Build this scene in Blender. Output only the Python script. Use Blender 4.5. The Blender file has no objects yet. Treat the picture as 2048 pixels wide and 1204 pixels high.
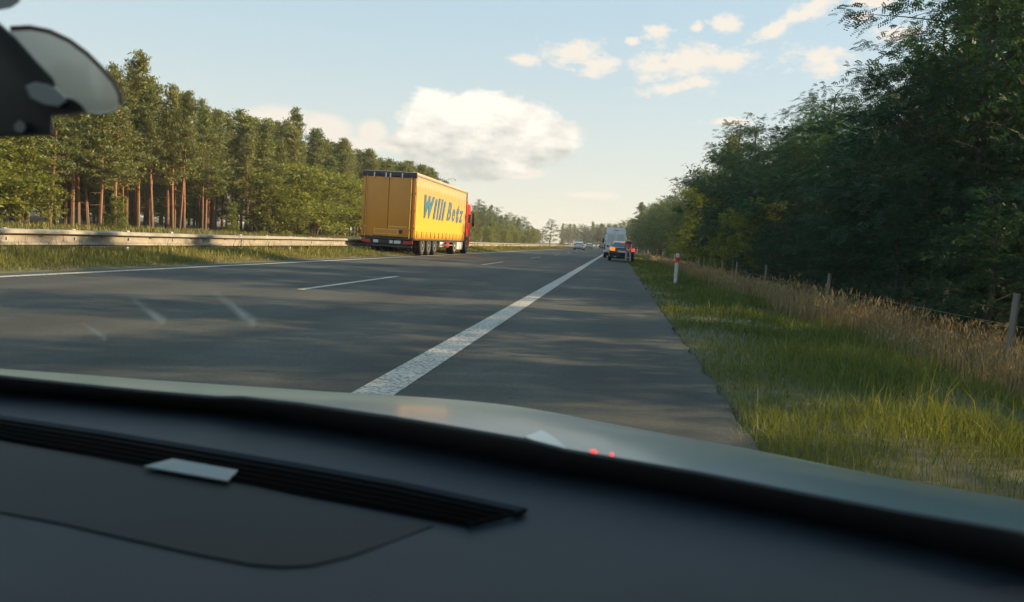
import bpy, bmesh, math, random
import numpy as np
from mathutils import Vector, Matrix
PI = math.pi
scene = bpy.context.scene
COL = scene.collection

# ------------------------------------------------------------------ camera
F = 1550.0; CX, CY = 1024.0, 602.0
EYE = Vector((0, 0, 1.05))
_d = Vector(((1233 - CX) / F, -(493 - CY) / F, -1)).normalized()
_t = Vector((1, -0.063, 0))
_u = _t.cross(_d).normalized()
if _u.y < 0: _u = -_u
_r = _d.cross(_u)
ROT = Matrix((_r, _d, _u))
cam_d = bpy.data.cameras.new('camera'); cam = bpy.data.objects.new('camera', cam_d); COL.objects.link(cam)
cam.matrix_world = Matrix.Translation(EYE) @ ROT.to_4x4()
cam_d.sensor_width = 36; cam_d.lens = 36 * F / 2048
cam_d.clip_start = 0.02; cam_d.clip_end = 9000
cam_d.dof.use_dof = True; cam_d.dof.focus_distance = 30; cam_d.dof.aperture_fstop = 9.0
scene.camera = cam

# ------------------------------------------------------------------ light
SUN_EL, SUN_AZ = math.radians(23.5), math.radians(72)      # azimuth from +y towards +x
EXPOSURE = 1.15
def build_light():
    w = bpy.data.worlds.new('World'); scene.world = w; w.use_nodes = True
    nt = w.node_tree; N = nt.nodes; L = nt.links; N.clear()
    def nd(t, **k):
        n = N.new(t)
        for a, b in k.items(): setattr(n, a, b)
        return n
    def mth(op, a, b=None, c=None, clamp=False):
        n = nd('ShaderNodeMath', operation=op, use_clamp=clamp)
        for i, v in enumerate((a, b, c)):
            if v is None: continue
            if isinstance(v, (int, float)): n.inputs[i].default_value = v
            else: L.new(v, n.inputs[i])
        return n.outputs[0]
    sky = nd('ShaderNodeTexSky', sky_type='NISHITA', sun_disc=False)
    sky.sun_elevation = SUN_EL; sky.sun_rotation = SUN_AZ
    sky.air_density = 1.0; sky.dust_density = 2.2; sky.ozone_density = 1.2; sky.altitude = 200
    tc = nd('ShaderNodeTexCoord')
    sx = nd('ShaderNodeSeparateXYZ'); L.new(tc.outputs['Generated'], sx.inputs[0])
    X, Y, Z = sx.outputs
    az = mth('ARCTAN2', X, Y); el = mth('ARCSINE', Z)
    # softened, slightly stretched noise in (az, el)
    cb = nd('ShaderNodeCombineXYZ'); L.new(az, cb.inputs[0]); L.new(mth('MULTIPLY', el, 1.9), cb.inputs[1])
    def noise(scale, detail, rough=0.6, w=0.0):
        n = nd('ShaderNodeTexNoise', noise_dimensions='4D'); L.new(cb.outputs[0], n.inputs['Vector'])
        n.inputs['W'].default_value = w
        n.inputs['Scale'].default_value = scale; n.inputs['Detail'].default_value = detail; n.inputs['Roughness'].default_value = rough
        return n.outputs['Fac']
    n1 = noise(16, 8, 0.62); n2 = noise(9, 5, 0.55, 3.1); n3 = noise(45, 5, 0.6, 7.7)
    def clouds(ells, amp, soft, nz):
        best = None
        for a0, e0, ra, re, rot in ells:
            da = mth('SUBTRACT', az, a0); de = mth('SUBTRACT', el, e0)
            c, s = math.cos(rot), math.sin(rot)
            u = mth('ADD', mth('MULTIPLY', da, c / ra), mth('MULTIPLY', de, s / ra))
            v = mth('ADD', mth('MULTIPLY', da, -s / re), mth('MULTIPLY', de, c / re))
            dd = mth('SQRT', mth('ADD', mth('MULTIPLY', u, u), mth('MULTIPLY', v, v)))
            dd = mth('SUBTRACT', 1.0, dd)
            best = dd if best is None else mth('SMOOTH_MAX', best, dd, 0.12)
        body = mth('ADD', best, mth('MULTIPLY', mth('SUBTRACT', nz, 0.5), amp))
        return mth('DIVIDE', body, soft, clamp=True), best, body
    def pe(px, py, rx, ry, rot=0.0):        # an ellipse seen at a pixel, as azimuth / elevation in the sky
        d = ROT @ Vector(((px - CX) / F, -(py - CY) / F, -1)); d.normalize()
        return (math.atan2(d.x, d.y), math.asin(d.z), rx / F, ry / F, rot)
    roll = 0.063
    cum = [pe(870, 235, 85, 55), pe(965, 230, 100, 55), pe(1035, 240, 85, 50), pe(1090, 275, 90, 38), pe(900, 285, 120, 45),
           pe(1000, 300, 130, 50), pe(850, 300, 60, 40), pe(960, 335, 110, 28)]
    low = [pe(560, 245, 80, 34), pe(650, 255, 60, 30), pe(745, 262, 34, 26), pe(690, 290, 90, 20), pe(1040, 345, 60, 16), pe(800, 290, 50, 20)]
    wisp = [pe(1050, 121, 40, 13), pe(1145, 105, 75, 28), pe(1205, 130, 45, 26), pe(1300, 135, 55, 30), pe(1380, 120, 80, 38), pe(1450, 122, 70, 24),
            pe(1345, 178, 85, 16, .15), pe(1400, 165, 40, 22), pe(1318, 62, 30, 18), pe(1450, 47, 34, 22), pe(1560, 50, 70, 17, .45), pe(1625, 12, 75, 26, .4),
            pe(1635, 115, 72, 25), pe(1665, 135, 42, 17), pe(1722, 33, 30, 12), pe(1790, 67, 55, 17), pe(1455, 243, 60, 9), pe(1395, 55, 16, 10),
            pe(1262, 83, 14, 9), pe(1180, 390, 60, 8), pe(1740, 4, 40, 10)]
    rnd = random.Random(5)
    for _ in range(16):                     # fair weather clouds in the rest of the sky
        a = rnd.uniform(0.75, 2 * PI - 1.0); a = a if a < PI else a - 2 * PI
        wisp.append((a, rnd.uniform(0.12, 0.7), rnd.uniform(.05, .14), rnd.uniform(.015, .04), rnd.uniform(-.2, .2)))
    n5 = noise(30, 6, 0.6, 4.4)
    nc = mth('ADD', mth('MULTIPLY', n1, .68), mth('MULTIPLY', n5, .32))
    mc, bc, dc = clouds(cum, 2.3, 0.27, nc)
    ml, bl, dl = clouds(low, 1.5, 0.42, nc)
    n4 = noise(26, 8, 0.68, 12.0)
    mw, bw, dw = clouds(wisp, 3.5, 0.62, n4)
    bg_sky = nd('ShaderNodeBackground'); bg_sky.inputs['Strength'].default_value = 0.068
    # pale summer haze low in the air
    hz = mth('POWER', mth('SUBTRACT', 1.0, mth('MULTIPLY', mth('MAXIMUM', el, 0.0), 0.9, clamp=True), clamp=True), 4.5)
    mixh = nd('ShaderNodeMix', data_type='RGBA'); mixh.inputs['Factor'].default_value = 1
    L.new(mth('MULTIPLY_ADD', hz, 0.17, 0.75), mixh.inputs['Factor'])
    L.new(sky.outputs[0], mixh.inputs['A'])
    hzc = nd('ShaderNodeMix', data_type='RGBA'); L.new(hz, hzc.inputs['Factor'])
    hzc.inputs['A'].default_value = (3.0, 4.85, 6.2, 1); hzc.inputs['B'].default_value = (7.0, 6.4, 5.2, 1)
    L.new(hzc.outputs['Result'], mixh.inputs['B'])
    L.new(mixh.outputs['Result'], bg_sky.inputs['Color'])
    # cloud tone: lit tops, greyer undersides and hollows
    cb2 = nd('ShaderNodeCombineXYZ'); L.new(az, cb2.inputs[0]); L.new(mth('MULTIPLY', el, 3.6), cb2.inputs[1])
    lay = nd('ShaderNodeTexNoise'); L.new(cb2.outputs[0], lay.inputs['Vector']); lay.inputs['Scale'].default_value = 11; lay.inputs['Detail'].default_value = 5
    shade = mth('ADD', mth('MULTIPLY', mth('ADD', mth('SUBTRACT', lay.outputs['Fac'], 0.5), mth('MULTIPLY', mth('SUBTRACT', noise(19, 5, .55, 9.9), .5), 1.3)), 2.1), mth('MULTIPLY', mth('SUBTRACT', el, pe(960, 285, 1, 1)[1]), 11.0))
    shade0 = mth('ADD', mth('MULTIPLY', mth('SUBTRACT', noise(14, 6, 0.6, 1.7), 0.5), 3.2), mth('MULTIPLY', mth('SUBTRACT', el, pe(960, 285, 1, 1)[1]), 13.0))
    shade = mth('ADD', shade, mth('MULTIPLY', mth('SUBTRACT', n3, 0.5), 1.2))
    shade = mth('ADD', mth('MULTIPLY', shade, 0.95), 0.55, clamp=True)
    cc = nd('ShaderNodeMix', data_type='RGBA'); L.new(shade, cc.inputs['Factor'])
    cc.inputs['A'].default_value = (.50, .50, .475, 1); cc.inputs['B'].default_value = (.90, .82, .74, 1)
    bgc = nd('ShaderNodeBackground'); L.new(cc.outputs['Result'], bgc.inputs['Color']); bgc.inputs['Strength'].default_value = 0.60
    bgw = nd('ShaderNodeBackground'); bgw.inputs['Color'].default_value = (.74, .66, .58, 1); bgw.inputs['Strength'].default_value = 0.63
    m1 = nd('ShaderNodeMixShader'); L.new(mth('MULTIPLY', ml, 0.85), m1.inputs[0]); L.new(bg_sky.outputs[0], m1.inputs[1]); L.new(bgw.outputs[0], m1.inputs[2])
    m2 = nd('ShaderNodeMixShader'); L.new(mth('MULTIPLY', mw, 0.9), m2.inputs[0]); L.new(m1.outputs[0], m2.inputs[1]); L.new(bgw.outputs[0], m2.inputs[2])
    m3 = nd('ShaderNodeMixShader'); L.new(mth('MULTIPLY', mc, 0.94), m3.inputs[0]); L.new(m2.outputs[0], m3.inputs[1]); L.new(bgc.outputs[0], m3.inputs[2])
    out = nd('ShaderNodeOutputWorld'); L.new(m3.outputs[0], out.inputs[0])
    sd = bpy.data.lights.new('sun', 'SUN'); sd.energy = 5.0; sd.angle = math.radians(0.55); sd.color = (1, .73, .42)
    so = bpy.data.objects.new('sun', sd); COL.objects.link(so)
    v = Vector((math.cos(SUN_EL) * math.sin(SUN_AZ), math.cos(SUN_EL) * math.cos(SUN_AZ), math.sin(SUN_EL)))
    so.rotation_euler = v.to_track_quat('Z', 'Y').to_euler(); so.location = (40, 0, 40)
build_light()
scene.view_settings.view_transform = 'Standard'; scene.view_settings.look = 'None'
scene.view_settings.gamma = 1; scene.view_settings.use_curve_mapping = False
scene.view_settings.exposure = EXPOSURE
scene.render.engine = 'CYCLES'
scene.cycles.max_bounces = 6; scene.cycles.diffuse_bounces = 3; scene.cycles.glossy_bounces = 3
scene.cycles.transparent_max_bounces = 12; scene.cycles.transmission_bounces = 3; scene.cycles.volume_bounces = 0
scene.cycles.caustics_reflective = False; scene.cycles.caustics_refractive = False

# ------------------------------------------------------------------ helpers
def tag(o, label=None, cat=None, group=None, kind=None):
    for k, v in (('label', label), ('category', cat), ('group', group), ('kind', kind)):
        if v is not None: o[k] = v
    return o
def empty(name, loc=(0, 0, 0), rz=0, label=None, cat=None, group=None):
    o = bpy.data.objects.new(name, None); COL.objects.link(o); o.location = loc; o.rotation_euler = (0, 0, rz)
    o.empty_display_size = .2
    return tag(o, label, cat, group)
def link(name, me, parent=None):
    o = bpy.data.objects.new(name, me); COL.objects.link(o)
    if parent is not None: o.parent = parent
    return o
def copy_tree(o, parent=None):
    c = o.copy(); COL.objects.link(c); c.parent = parent
    for ch in list(o.children): copy_tree(ch, c)
    return c
def mat(name, color, rough=0.6, metal=0.0, var=0.0, vscale=3.0, bump=0.0, bscale=40.0, emit=None, estr=0.0, coat=0.0, spec=None, color2=None, objrand=0.0, stretch=None):
    m = bpy.data.materials.new(name); m.use_nodes = True; nt = m.node_tree; N = nt.nodes; L = nt.links
    b = N['Principled BSDF']; b.inputs['Roughness'].default_value = rough; b.inputs['Metallic'].default_value = metal
    b.inputs['Base Color'].default_value = (*color, 1)
    if spec is not None: b.inputs['Specular IOR Level'].default_value = spec
    if coat: b.inputs['Coat Weight'].default_value = coat; b.inputs['Coat Roughness'].default_value = .08
    if emit: b.inputs['Emission Color'].default_value = (*emit, 1); b.inputs['Emission Strength'].default_value = estr
    src = None
    if var or bump:
        tc = N.new('ShaderNodeTexCoord'); src = tc.outputs['Object']
        if stretch:
            mp = N.new('ShaderNodeMapping'); mp.inputs['Scale'].default_value = stretch; L.new(src, mp.inputs[0]); src = mp.outputs[0]
    if var:
        n = N.new('ShaderNodeTexNoise'); n.inputs['Scale'].default_value = vscale; n.inputs['Detail'].default_value = 7; n.inputs['Roughness'].default_value = .65
        L.new(src, n.inputs['Vector'])
        mx = N.new('ShaderNodeMix'); mx.data_type = 'RGBA'
        c2 = color2 or tuple(c * (1 - var) for c in color); c1 = color if color2 else tuple(min(1, c * (1 + var)) for c in color)
        mx.inputs['A'].default_value = (*c1, 1); mx.inputs['B'].default_value = (*c2, 1)
        mr = N.new('ShaderNodeMapRange'); mr.inputs['From Min'].default_value = .32; mr.inputs['From Max'].default_value = .68
        L.new(n.outputs['Fac'], mr.inputs['Value']); L.new(mr.outputs[0], mx.inputs['Factor'])
        last = mx.outputs['Result']
        if objrand:
            oi = N.new('ShaderNodeObjectInfo'); hs = N.new('ShaderNodeHueSaturation'); L.new(last, hs.inputs['Color'])
            ma = N.new('ShaderNodeMath'); ma.operation = 'MULTIPLY_ADD'; ma.inputs[1].default_value = objrand; ma.inputs[2].default_value = 1 - objrand / 2
            L.new(oi.outputs['Random'], ma.inputs[0]); L.new(ma.outputs[0], hs.inputs['Value']); last = hs.outputs[0]
        L.new(last, b.inputs['Base Color'])
    if bump:
        n = N.new('ShaderNodeTexNoise'); n.inputs['Scale'].default_value = bscale; n.inputs['Detail'].default_value = 4; L.new(src, n.inputs['Vector'])
        bp = N.new('ShaderNodeBump'); bp.inputs['Strength'].default_value = bump; bp.inputs['Distance'].default_value = .02
        L.new(n.outputs['Fac'], bp.inputs['Height']); L.new(bp.outputs[0], b.inputs['Normal'])
    return m
def leaf_mat(name, c1, c2, transl=0.35, objrand=0.35, rough=.55, vscale=.9, c3=None):
    """diffuse + translucent leaf; tone varies leaf by leaf (face attribute), clump by clump and tree by tree"""
    m = bpy.data.materials.new(name); m.use_nodes = True; nt = m.node_tree; N = nt.nodes; L = nt.links; N.clear()
    at = N.new('ShaderNodeAttribute'); at.attribute_name = 'tint'
    tc = N.new('ShaderNodeTexCoord'); nz = N.new('ShaderNodeTexNoise'); nz.inputs['Scale'].default_value = vscale; nz.inputs['Detail'].default_value = 3
    L.new(tc.outputs['Object'], nz.inputs['Vector'])
    ad = N.new('ShaderNodeMath'); ad.operation = 'ADD'; L.new(at.outputs['Fac'], ad.inputs[0]); L.new(nz.outputs['Fac'], ad.inputs[1])
    mr = N.new('ShaderNodeMapRange'); mr.inputs['From Min'].default_value = .45; mr.inputs['From Max'].default_value = 1.5; L.new(ad.outputs[0], mr.inputs['Value'])
    mx = N.new('ShaderNodeMix'); mx.data_type = 'RGBA'; mx.inputs['A'].default_value = (*c1, 1); mx.inputs['B'].default_value = (*c2, 1)
    L.new(mr.outputs[0], mx.inputs['Factor']); last = mx.outputs['Result']
    oi = N.new('ShaderNodeObjectInfo')
    if c3:
        mz = N.new('ShaderNodeMix'); mz.data_type = 'RGBA'; L.new(last, mz.inputs['A']); mz.inputs['B'].default_value = (*c3, 1)
        f = N.new('ShaderNodeMath'); f.operation = 'MULTIPLY'; f.inputs[1].default_value = .7
        fr = N.new('ShaderNodeMath'); fr.operation = 'FRACT'; f2 = N.new('ShaderNodeMath'); f2.operation = 'MULTIPLY'; f2.inputs[1].default_value = 7.31
        L.new(oi.outputs['Random'], f2.inputs[0]); L.new(f2.outputs[0], fr.inputs[0]); L.new(fr.outputs[0], f.inputs[0]); L.new(f.outputs[0], mz.inputs['Factor'])
        last = mz.outputs['Result']
    hs = N.new('ShaderNodeHueSaturation'); L.new(last, hs.inputs['Color'])
    ma = N.new('ShaderNodeMath'); ma.operation = 'MULTIPLY_ADD'; ma.inputs[1].default_value = objrand; ma.inputs[2].default_value = 1 - objrand / 2
    L.new(oi.outputs['Random'], ma.inputs[0]); L.new(ma.outputs[0], hs.inputs['Value'])
    d = N.new('ShaderNodeBsdfDiffuse'); t = N.new('ShaderNodeBsdfTranslucent'); g = N.new('ShaderNodeBsdfGlossy'); g.inputs['Roughness'].default_value = rough
    L.new(hs.outputs[0], d.inputs[0])
    tcx = N.new('ShaderNodeMix'); tcx.data_type = 'RGBA'; tcx.blend_type = 'MULTIPLY'; tcx.inputs['Factor'].default_value = 1; tcx.inputs['B'].default_value = (1.25, 1.2, .65, 1)
    L.new(hs.outputs[0], tcx.inputs['A']); L.new(tcx.outputs['Result'], t.inputs[0]); g.inputs[0].default_value = (.5, .55, .5, 1)
    s1 = N.new('ShaderNodeMixShader'); s1.inputs[0].default_value = transl; L.new(d.outputs[0], s1.inputs[1]); L.new(t.outputs[0], s1.inputs[2])
    s2 = N.new('ShaderNodeMixShader'); s2.inputs[0].default_value = .05; L.new(s1.outputs[0], s2.inputs[1]); L.new(g.outputs[0], s2.inputs[2])
    o = N.new('ShaderNodeOutputMaterial'); L.new(s2.outputs[0], o.inputs[0])
    return m
def np_mesh(name, V, Fc, material, tint=None, smooth=False):
    """Fc: (n,k) int array of one face size"""
    V = np.asarray(V, dtype=np.float32); Fc = np.asarray(Fc, dtype=np.int32); n, k = Fc.shape
    me = bpy.data.meshes.new(name); me.vertices.add(len(V)); me.vertices.foreach_set('co', V.ravel())
    me.loops.add(n * k); me.loops.foreach_set('vertex_index', Fc.ravel())
    me.polygons.add(n); me.polygons.foreach_set('loop_start', np.arange(0, n * k, k, dtype=np.int32))
    if smooth: me.polygons.foreach_set('use_smooth', np.ones(n, dtype=bool))
    me.update(calc_edges=True)
    if tint is not None:
        a = me.attributes.new('tint', 'FLOAT', 'FACE'); a.data.foreach_set('value', np.asarray(tint, dtype=np.float32))
    me.materials.append(material)
    return me
class MB:
    """collects boxes, prisms, tubes; build() makes ONE mesh"""
    def __init__(s): s.v = []; s.f = []
    def add(s, v, f):
        o = len(s.v); s.v += [tuple(p) for p in v]; s.f += [tuple(i + o for i in q) for q in f]; return s
    def box(s, x0, x1, y0, y1, z0, z1, c=0.0):
        if x0 > x1: x0, x1 = x1, x0
        if y0 > y1: y0, y1 = y1, y0
        if z0 > z1: z0, z1 = z1, z0
        if c <= 0:
            v = [(x, y, z) for z in (z0, z1) for y in (y0, y1) for x in (x0, x1)]
            return s.add(v, [(0, 2, 3, 1), (4, 5, 7, 6), (0, 1, 5, 4), (2, 6, 7, 3), (0, 4, 6, 2), (1, 3, 7, 5)])
        bm = bmesh.new(); bmesh.ops.create_cube(bm, size=1)
        for p in bm.verts: p.co = Vector(((x0 + x1) / 2 + p.co.x * (x1 - x0), (y0 + y1) / 2 + p.co.y * (y1 - y0), (z0 + z1) / 2 + p.co.z * (z1 - z0)))
        bmesh.ops.bevel(bm, geom=bm.edges[:], offset=c, segments=2, profile=.5, affect='EDGES')
        bm.verts.ensure_lookup_table(); s.add([p.co[:] for p in bm.verts], [[q.index for q in f.verts] for f in bm.faces]); bm.free(); return s
    def tube(s, pts, rad, n=6, cap=True):
        pts = [Vector(p) for p in pts]; rads = rad if isinstance(rad, (list, tuple)) else [rad] * len(pts)
        rings = []
        for i, p in enumerate(pts):
            d = (pts[min(i + 1, len(pts) - 1)] - pts[max(i - 1, 0)]).normalized()
            a = d.orthogonal().normalized() if i == 0 else (rings[-1][1] - d * rings[-1][1].dot(d)).normalized()
            rings.append((p, a, d.cross(a), rads[i]))
        v = [p + (a * math.cos(2 * PI * k / n) + b * math.sin(2 * PI * k / n)) * r for p, a, b, r in rings for k in range(n)]
        f = [(i * n + k, i * n + (k + 1) % n, (i + 1) * n + (k + 1) % n, (i + 1) * n + k) for i in range(len(pts) - 1) for k in range(n)]
        if cap: f += [tuple(reversed(range(n))), tuple(range((len(pts) - 1) * n, len(pts) * n))]
        return s.add(v, f)
    def lathe(s, prof, center, axis='x', n=20):
        """prof: (r, along) pairs, closed at both ends"""
        v = []; m = len(prof)
        for r, a in prof:
            for k in range(n):
                c, q = r * math.cos(2 * PI * k / n), r * math.sin(2 * PI * k / n)
                p = {'x': (a, c, q), 'y': (q, a, c), 'z': (c, q, a)}[axis]
                v.append((center[0] + p[0], center[1] + p[1], center[2] + p[2]))
        f = [(i * n + k, i * n + (k + 1) % n, (i + 1) * n + (k + 1) % n, (i + 1) * n + k) for i in range(m - 1) for k in range(n)]
        f += [tuple(reversed(range(n))), tuple(range((m - 1) * n, m * n))]
        return s.add(v, f)
    def loft(s, rings, cap=True):
        n = len(rings[0]); v = [p for r in rings for p in r]
        f = [(i * n + k, i * n + (k + 1) % n, (i + 1) * n + (k + 1) % n, (i + 1) * n + k) for i in range(len(rings) - 1) for k in range(n)]
        if cap: f += [tuple(reversed(range(n))), tuple(range((len(rings) - 1) * n, len(rings) * n))]
        return s.add(v, f)
    def prism(s, poly, n_vec, t):
        """polygon (3D points) thickened along n_vec by t"""
        n_vec = Vector(n_vec).normalized() * t; k = len(poly)
        v = [Vector(p) for p in poly] + [Vector(p) + n_vec for p in poly]
        f = [tuple(reversed(range(k))), tuple(range(k, 2 * k))] + [(i, (i + 1) % k, k + (i + 1) % k, k + i) for i in range(k)]
        return s.add(v, f)
    def mesh(s, name, m, smooth=False):
        me = bpy.data.meshes.new(name); me.from_pydata([tuple(p) for p in s.v], [], s.f); me.update()
        bm = bmesh.new(); bm.from_mesh(me); bmesh.ops.recalc_face_normals(bm, faces=bm.faces[:]); bm.to_mesh(me); bm.free()
        if smooth:
            for p in me.polygons: p.use_smooth = True
            try: me.set_sharp_from_angle(angle=math.radians(38))
            except Exception: pass
        me.materials.append(m); return me
    def build(s, name, m, parent=None, smooth=False): return link(name, s.mesh(name, m, smooth), parent)

# ------------------------------------------------------------------ the line of the road (gentle left bend far away)
def bend(y):
    y = np.asarray(y, dtype=float); return -np.where(y > 260, (y - 260) ** 2 / 1400.0, 0.0)
def bendf(y): return float(bend(y))
GX = [-4000, -900, -250, -120, -70, -45, -32, -29, -27.5, -26.3, -26.2, -15.5, -15.4, -14, -12.3, -11, -10.1, -9.75, -9.6, .84, .9, 1.6, 2.4, 3.2, 4.2, 5.2, 6.5, 9, 14, 30, 90, 250, 900, 4000]
GZ = [0, 0, 0, 0, .1, .1, .05, -.05, -.1, -.03, -.09, -.09, -.02, .0, .06, .07, .04, .0, -.07, -.07, -.005, -.02, -.07, -.15, -.28, -.40, -.48, -.45, -.4, -.3, 0, 0, 0, 0]
def gz(x, y):
    x = np.asarray(x, dtype=float); y = np.asarray(y, dtype=float); u = x - bend(y)
    z = np.interp(u, GX, GZ)
    edge = np.clip(np.maximum(u - 1.0, -9.9 - u), 0, 1.5) / 1.5
    return z + edge * .05 * (np.sin(x * 1.7 + y * .31) * np.sin(y * .83 + x * .4) + .5 * np.sin(y * 2.3 + x))
def gzf(x, y): return float(gz(x, y))

# ------------------------------------------------------------------ materials
def asphalt_mat():
    m = bpy.data.materials.new('asphalt'); m.use_nodes = True; nt = m.node_tree; N = nt.nodes; L = nt.links; b = N['Principled BSDF']
    tc = N.new('ShaderNodeTexCoord')
    def nz(scale, det, st=(1, 1, 1)):
        mp = N.new('ShaderNodeMapping'); mp.inputs['Scale'].default_value = st; L.new(tc.outputs['Object'], mp.inputs[0])
        n = N.new('ShaderNodeTexNoise'); n.inputs['Scale'].default_value = scale; n.inputs['Detail'].default_value = det; n.inputs['Roughness'].default_value = .7
        L.new(mp.outputs[0], n.inputs['Vector']); return n.outputs['Fac']
    fine = nz(90, 4); mid = nz(1.4, 6); lane = nz(.8, 5, (1, .06, 1))
    def ramp(src, a, b_, c1, c2):
        r = N.new('ShaderNodeMapRange'); r.inputs['From Min'].default_value = a; r.inputs['From Max'].default_value = b_
        r.inputs['To Min'].default_value = c1; r.inputs['To Max'].default_value = c2; L.new(src, r.inputs['Value']); return r.outputs[0]
    def mul(a, b_):
        q = N.new('ShaderNodeMath'); q.operation = 'MULTIPLY'; L.new(a, q.inputs[0]); L.new(b_, q.inputs[1]); return q.outputs[0]
    v = mul(mul(ramp(fine, .3, .7, .55, 1.5), ramp(mid, .3, .7, .85, 1.15)), ramp(lane, .3, .7, .8, 1.2))
    sx = N.new('ShaderNodeSeparateXYZ'); L.new(tc.outputs['Object'], sx.inputs[0])
    wx = N.new('ShaderNodeMath'); wx.operation = 'SINE'; w1 = N.new('ShaderNodeMath'); w1.operation = 'MULTIPLY_ADD'; w1.inputs[1].default_value = 3.35; w1.inputs[2].default_value = .9
    L.new(sx.outputs['X'], w1.inputs[0]); L.new(w1.outputs[0], wx.inputs[0]); v = mul(v, ramp(wx.outputs[0], -.6, 1, 1.0, .80))
    blot = nz(.33, 3); v = mul(v, ramp(blot, .38, .62, .86, 1.12)); grit = nz(28, 2); v = mul(v, ramp(grit, .35, .65, .84, 1.18))
    # hairline cracks
    vo = N.new('ShaderNodeTexVoronoi'); vo.feature = 'DISTANCE_TO_EDGE'; vo.inputs['Scale'].default_value = .45
    wn = N.new('ShaderNodeTexNoise'); wn.inputs['Scale'].default_value = 2.5; wn.inputs['Detail'].default_value = 5; L.new(tc.outputs['Object'], wn.inputs['Vector'])
    vm = N.new('ShaderNodeVectorMath'); vm.operation = 'MULTIPLY_ADD'; L.new(wn.outputs['Color'], vm.inputs[0]); vm.inputs[1].default_value = (.9, .9, 0); L.new(tc.outputs['Object'], vm.inputs[2])
    L.new(vm.outputs[0], vo.inputs['Vector'])
    v = mul(v, ramp(vo.outputs['Distance'], .002, .008, .78, 1))
    mx = N.new('ShaderNodeMix'); mx.data_type = 'RGBA'; mx.inputs['A'].default_value = (0, 0, 0, 1); mx.inputs['B'].default_value = (.096, .102, .090, 1)
    v2 = N.new('ShaderNodeMath'); v2.operation = 'MULTIPLY'; v2.inputs[1].default_value = .5; L.new(v, v2.inputs[0])
    L.new(v2.outputs[0], mx.inputs['Factor']); L.new(mx.outputs['Result'], b.inputs['Base Color'])
    b.inputs['Roughness'].default_value = .82; b.inputs['Specular IOR Level'].default_value = .35
    bp = N.new('ShaderNodeBump'); bp.inputs['Strength'].default_value = .55; bp.inputs['Distance'].default_value = .008; L.new(fine, bp.inputs['Height']); L.new(bp.outputs[0], b.inputs['Normal'])
    return m
def paint_mat():
    m = bpy.data.materials.new('road_paint'); m.use_nodes = True; nt = m.node_tree; N = nt.nodes; L = nt.links; b = N['Principled BSDF']
    tc = N.new('ShaderNodeTexCoord')
    v = N.new('ShaderNodeTexVoronoi'); v.inputs['Scale'].default_value = 34; L.new(tc.outputs['Object'], v.inputs['Vector'])
    n = N.new('ShaderNodeTexNoise'); n.inputs['Scale'].default_value = 2.2; n.inputs['Detail'].default_value = 6; L.new(tc.outputs['Object'], n.inputs['Vector'])
    a = N.new('ShaderNodeMath'); a.operation = 'MULTIPLY_ADD'; a.inputs[1].default_value = .35; L.new(n.outputs['Fac'], a.inputs[0]); L.new(v.outputs['Distance'], a.inputs[2])
    r = N.new('ShaderNodeMapRange'); r.inputs['From Min'].default_value = .60; r.inputs['From Max'].default_value = .92; L.new(a.outputs[0], r.inputs['Value'])
    mx = N.new('ShaderNodeMix'); mx.data_type = 'RGBA'; mx.inputs['A'].default_value = (.41, .385, .335, 1); mx.inputs['B'].default_value = (.17, .165, .15, 1)
    L.new(r.outputs[0], mx.inputs['Factor']); L.new(mx.outputs['Result'], b.inputs['Base Color']); b.inputs['Roughness'].default_value = .6
    bp = N.new('ShaderNodeBump'); bp.inputs['Strength'].default_value = .6; bp.inputs['Distance'].default_value = .01; bp.invert = True; L.new(v.outputs['Distance'], bp.inputs['Height']); L.new(bp.outputs[0], b.inputs['Normal'])
    return m
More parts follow.
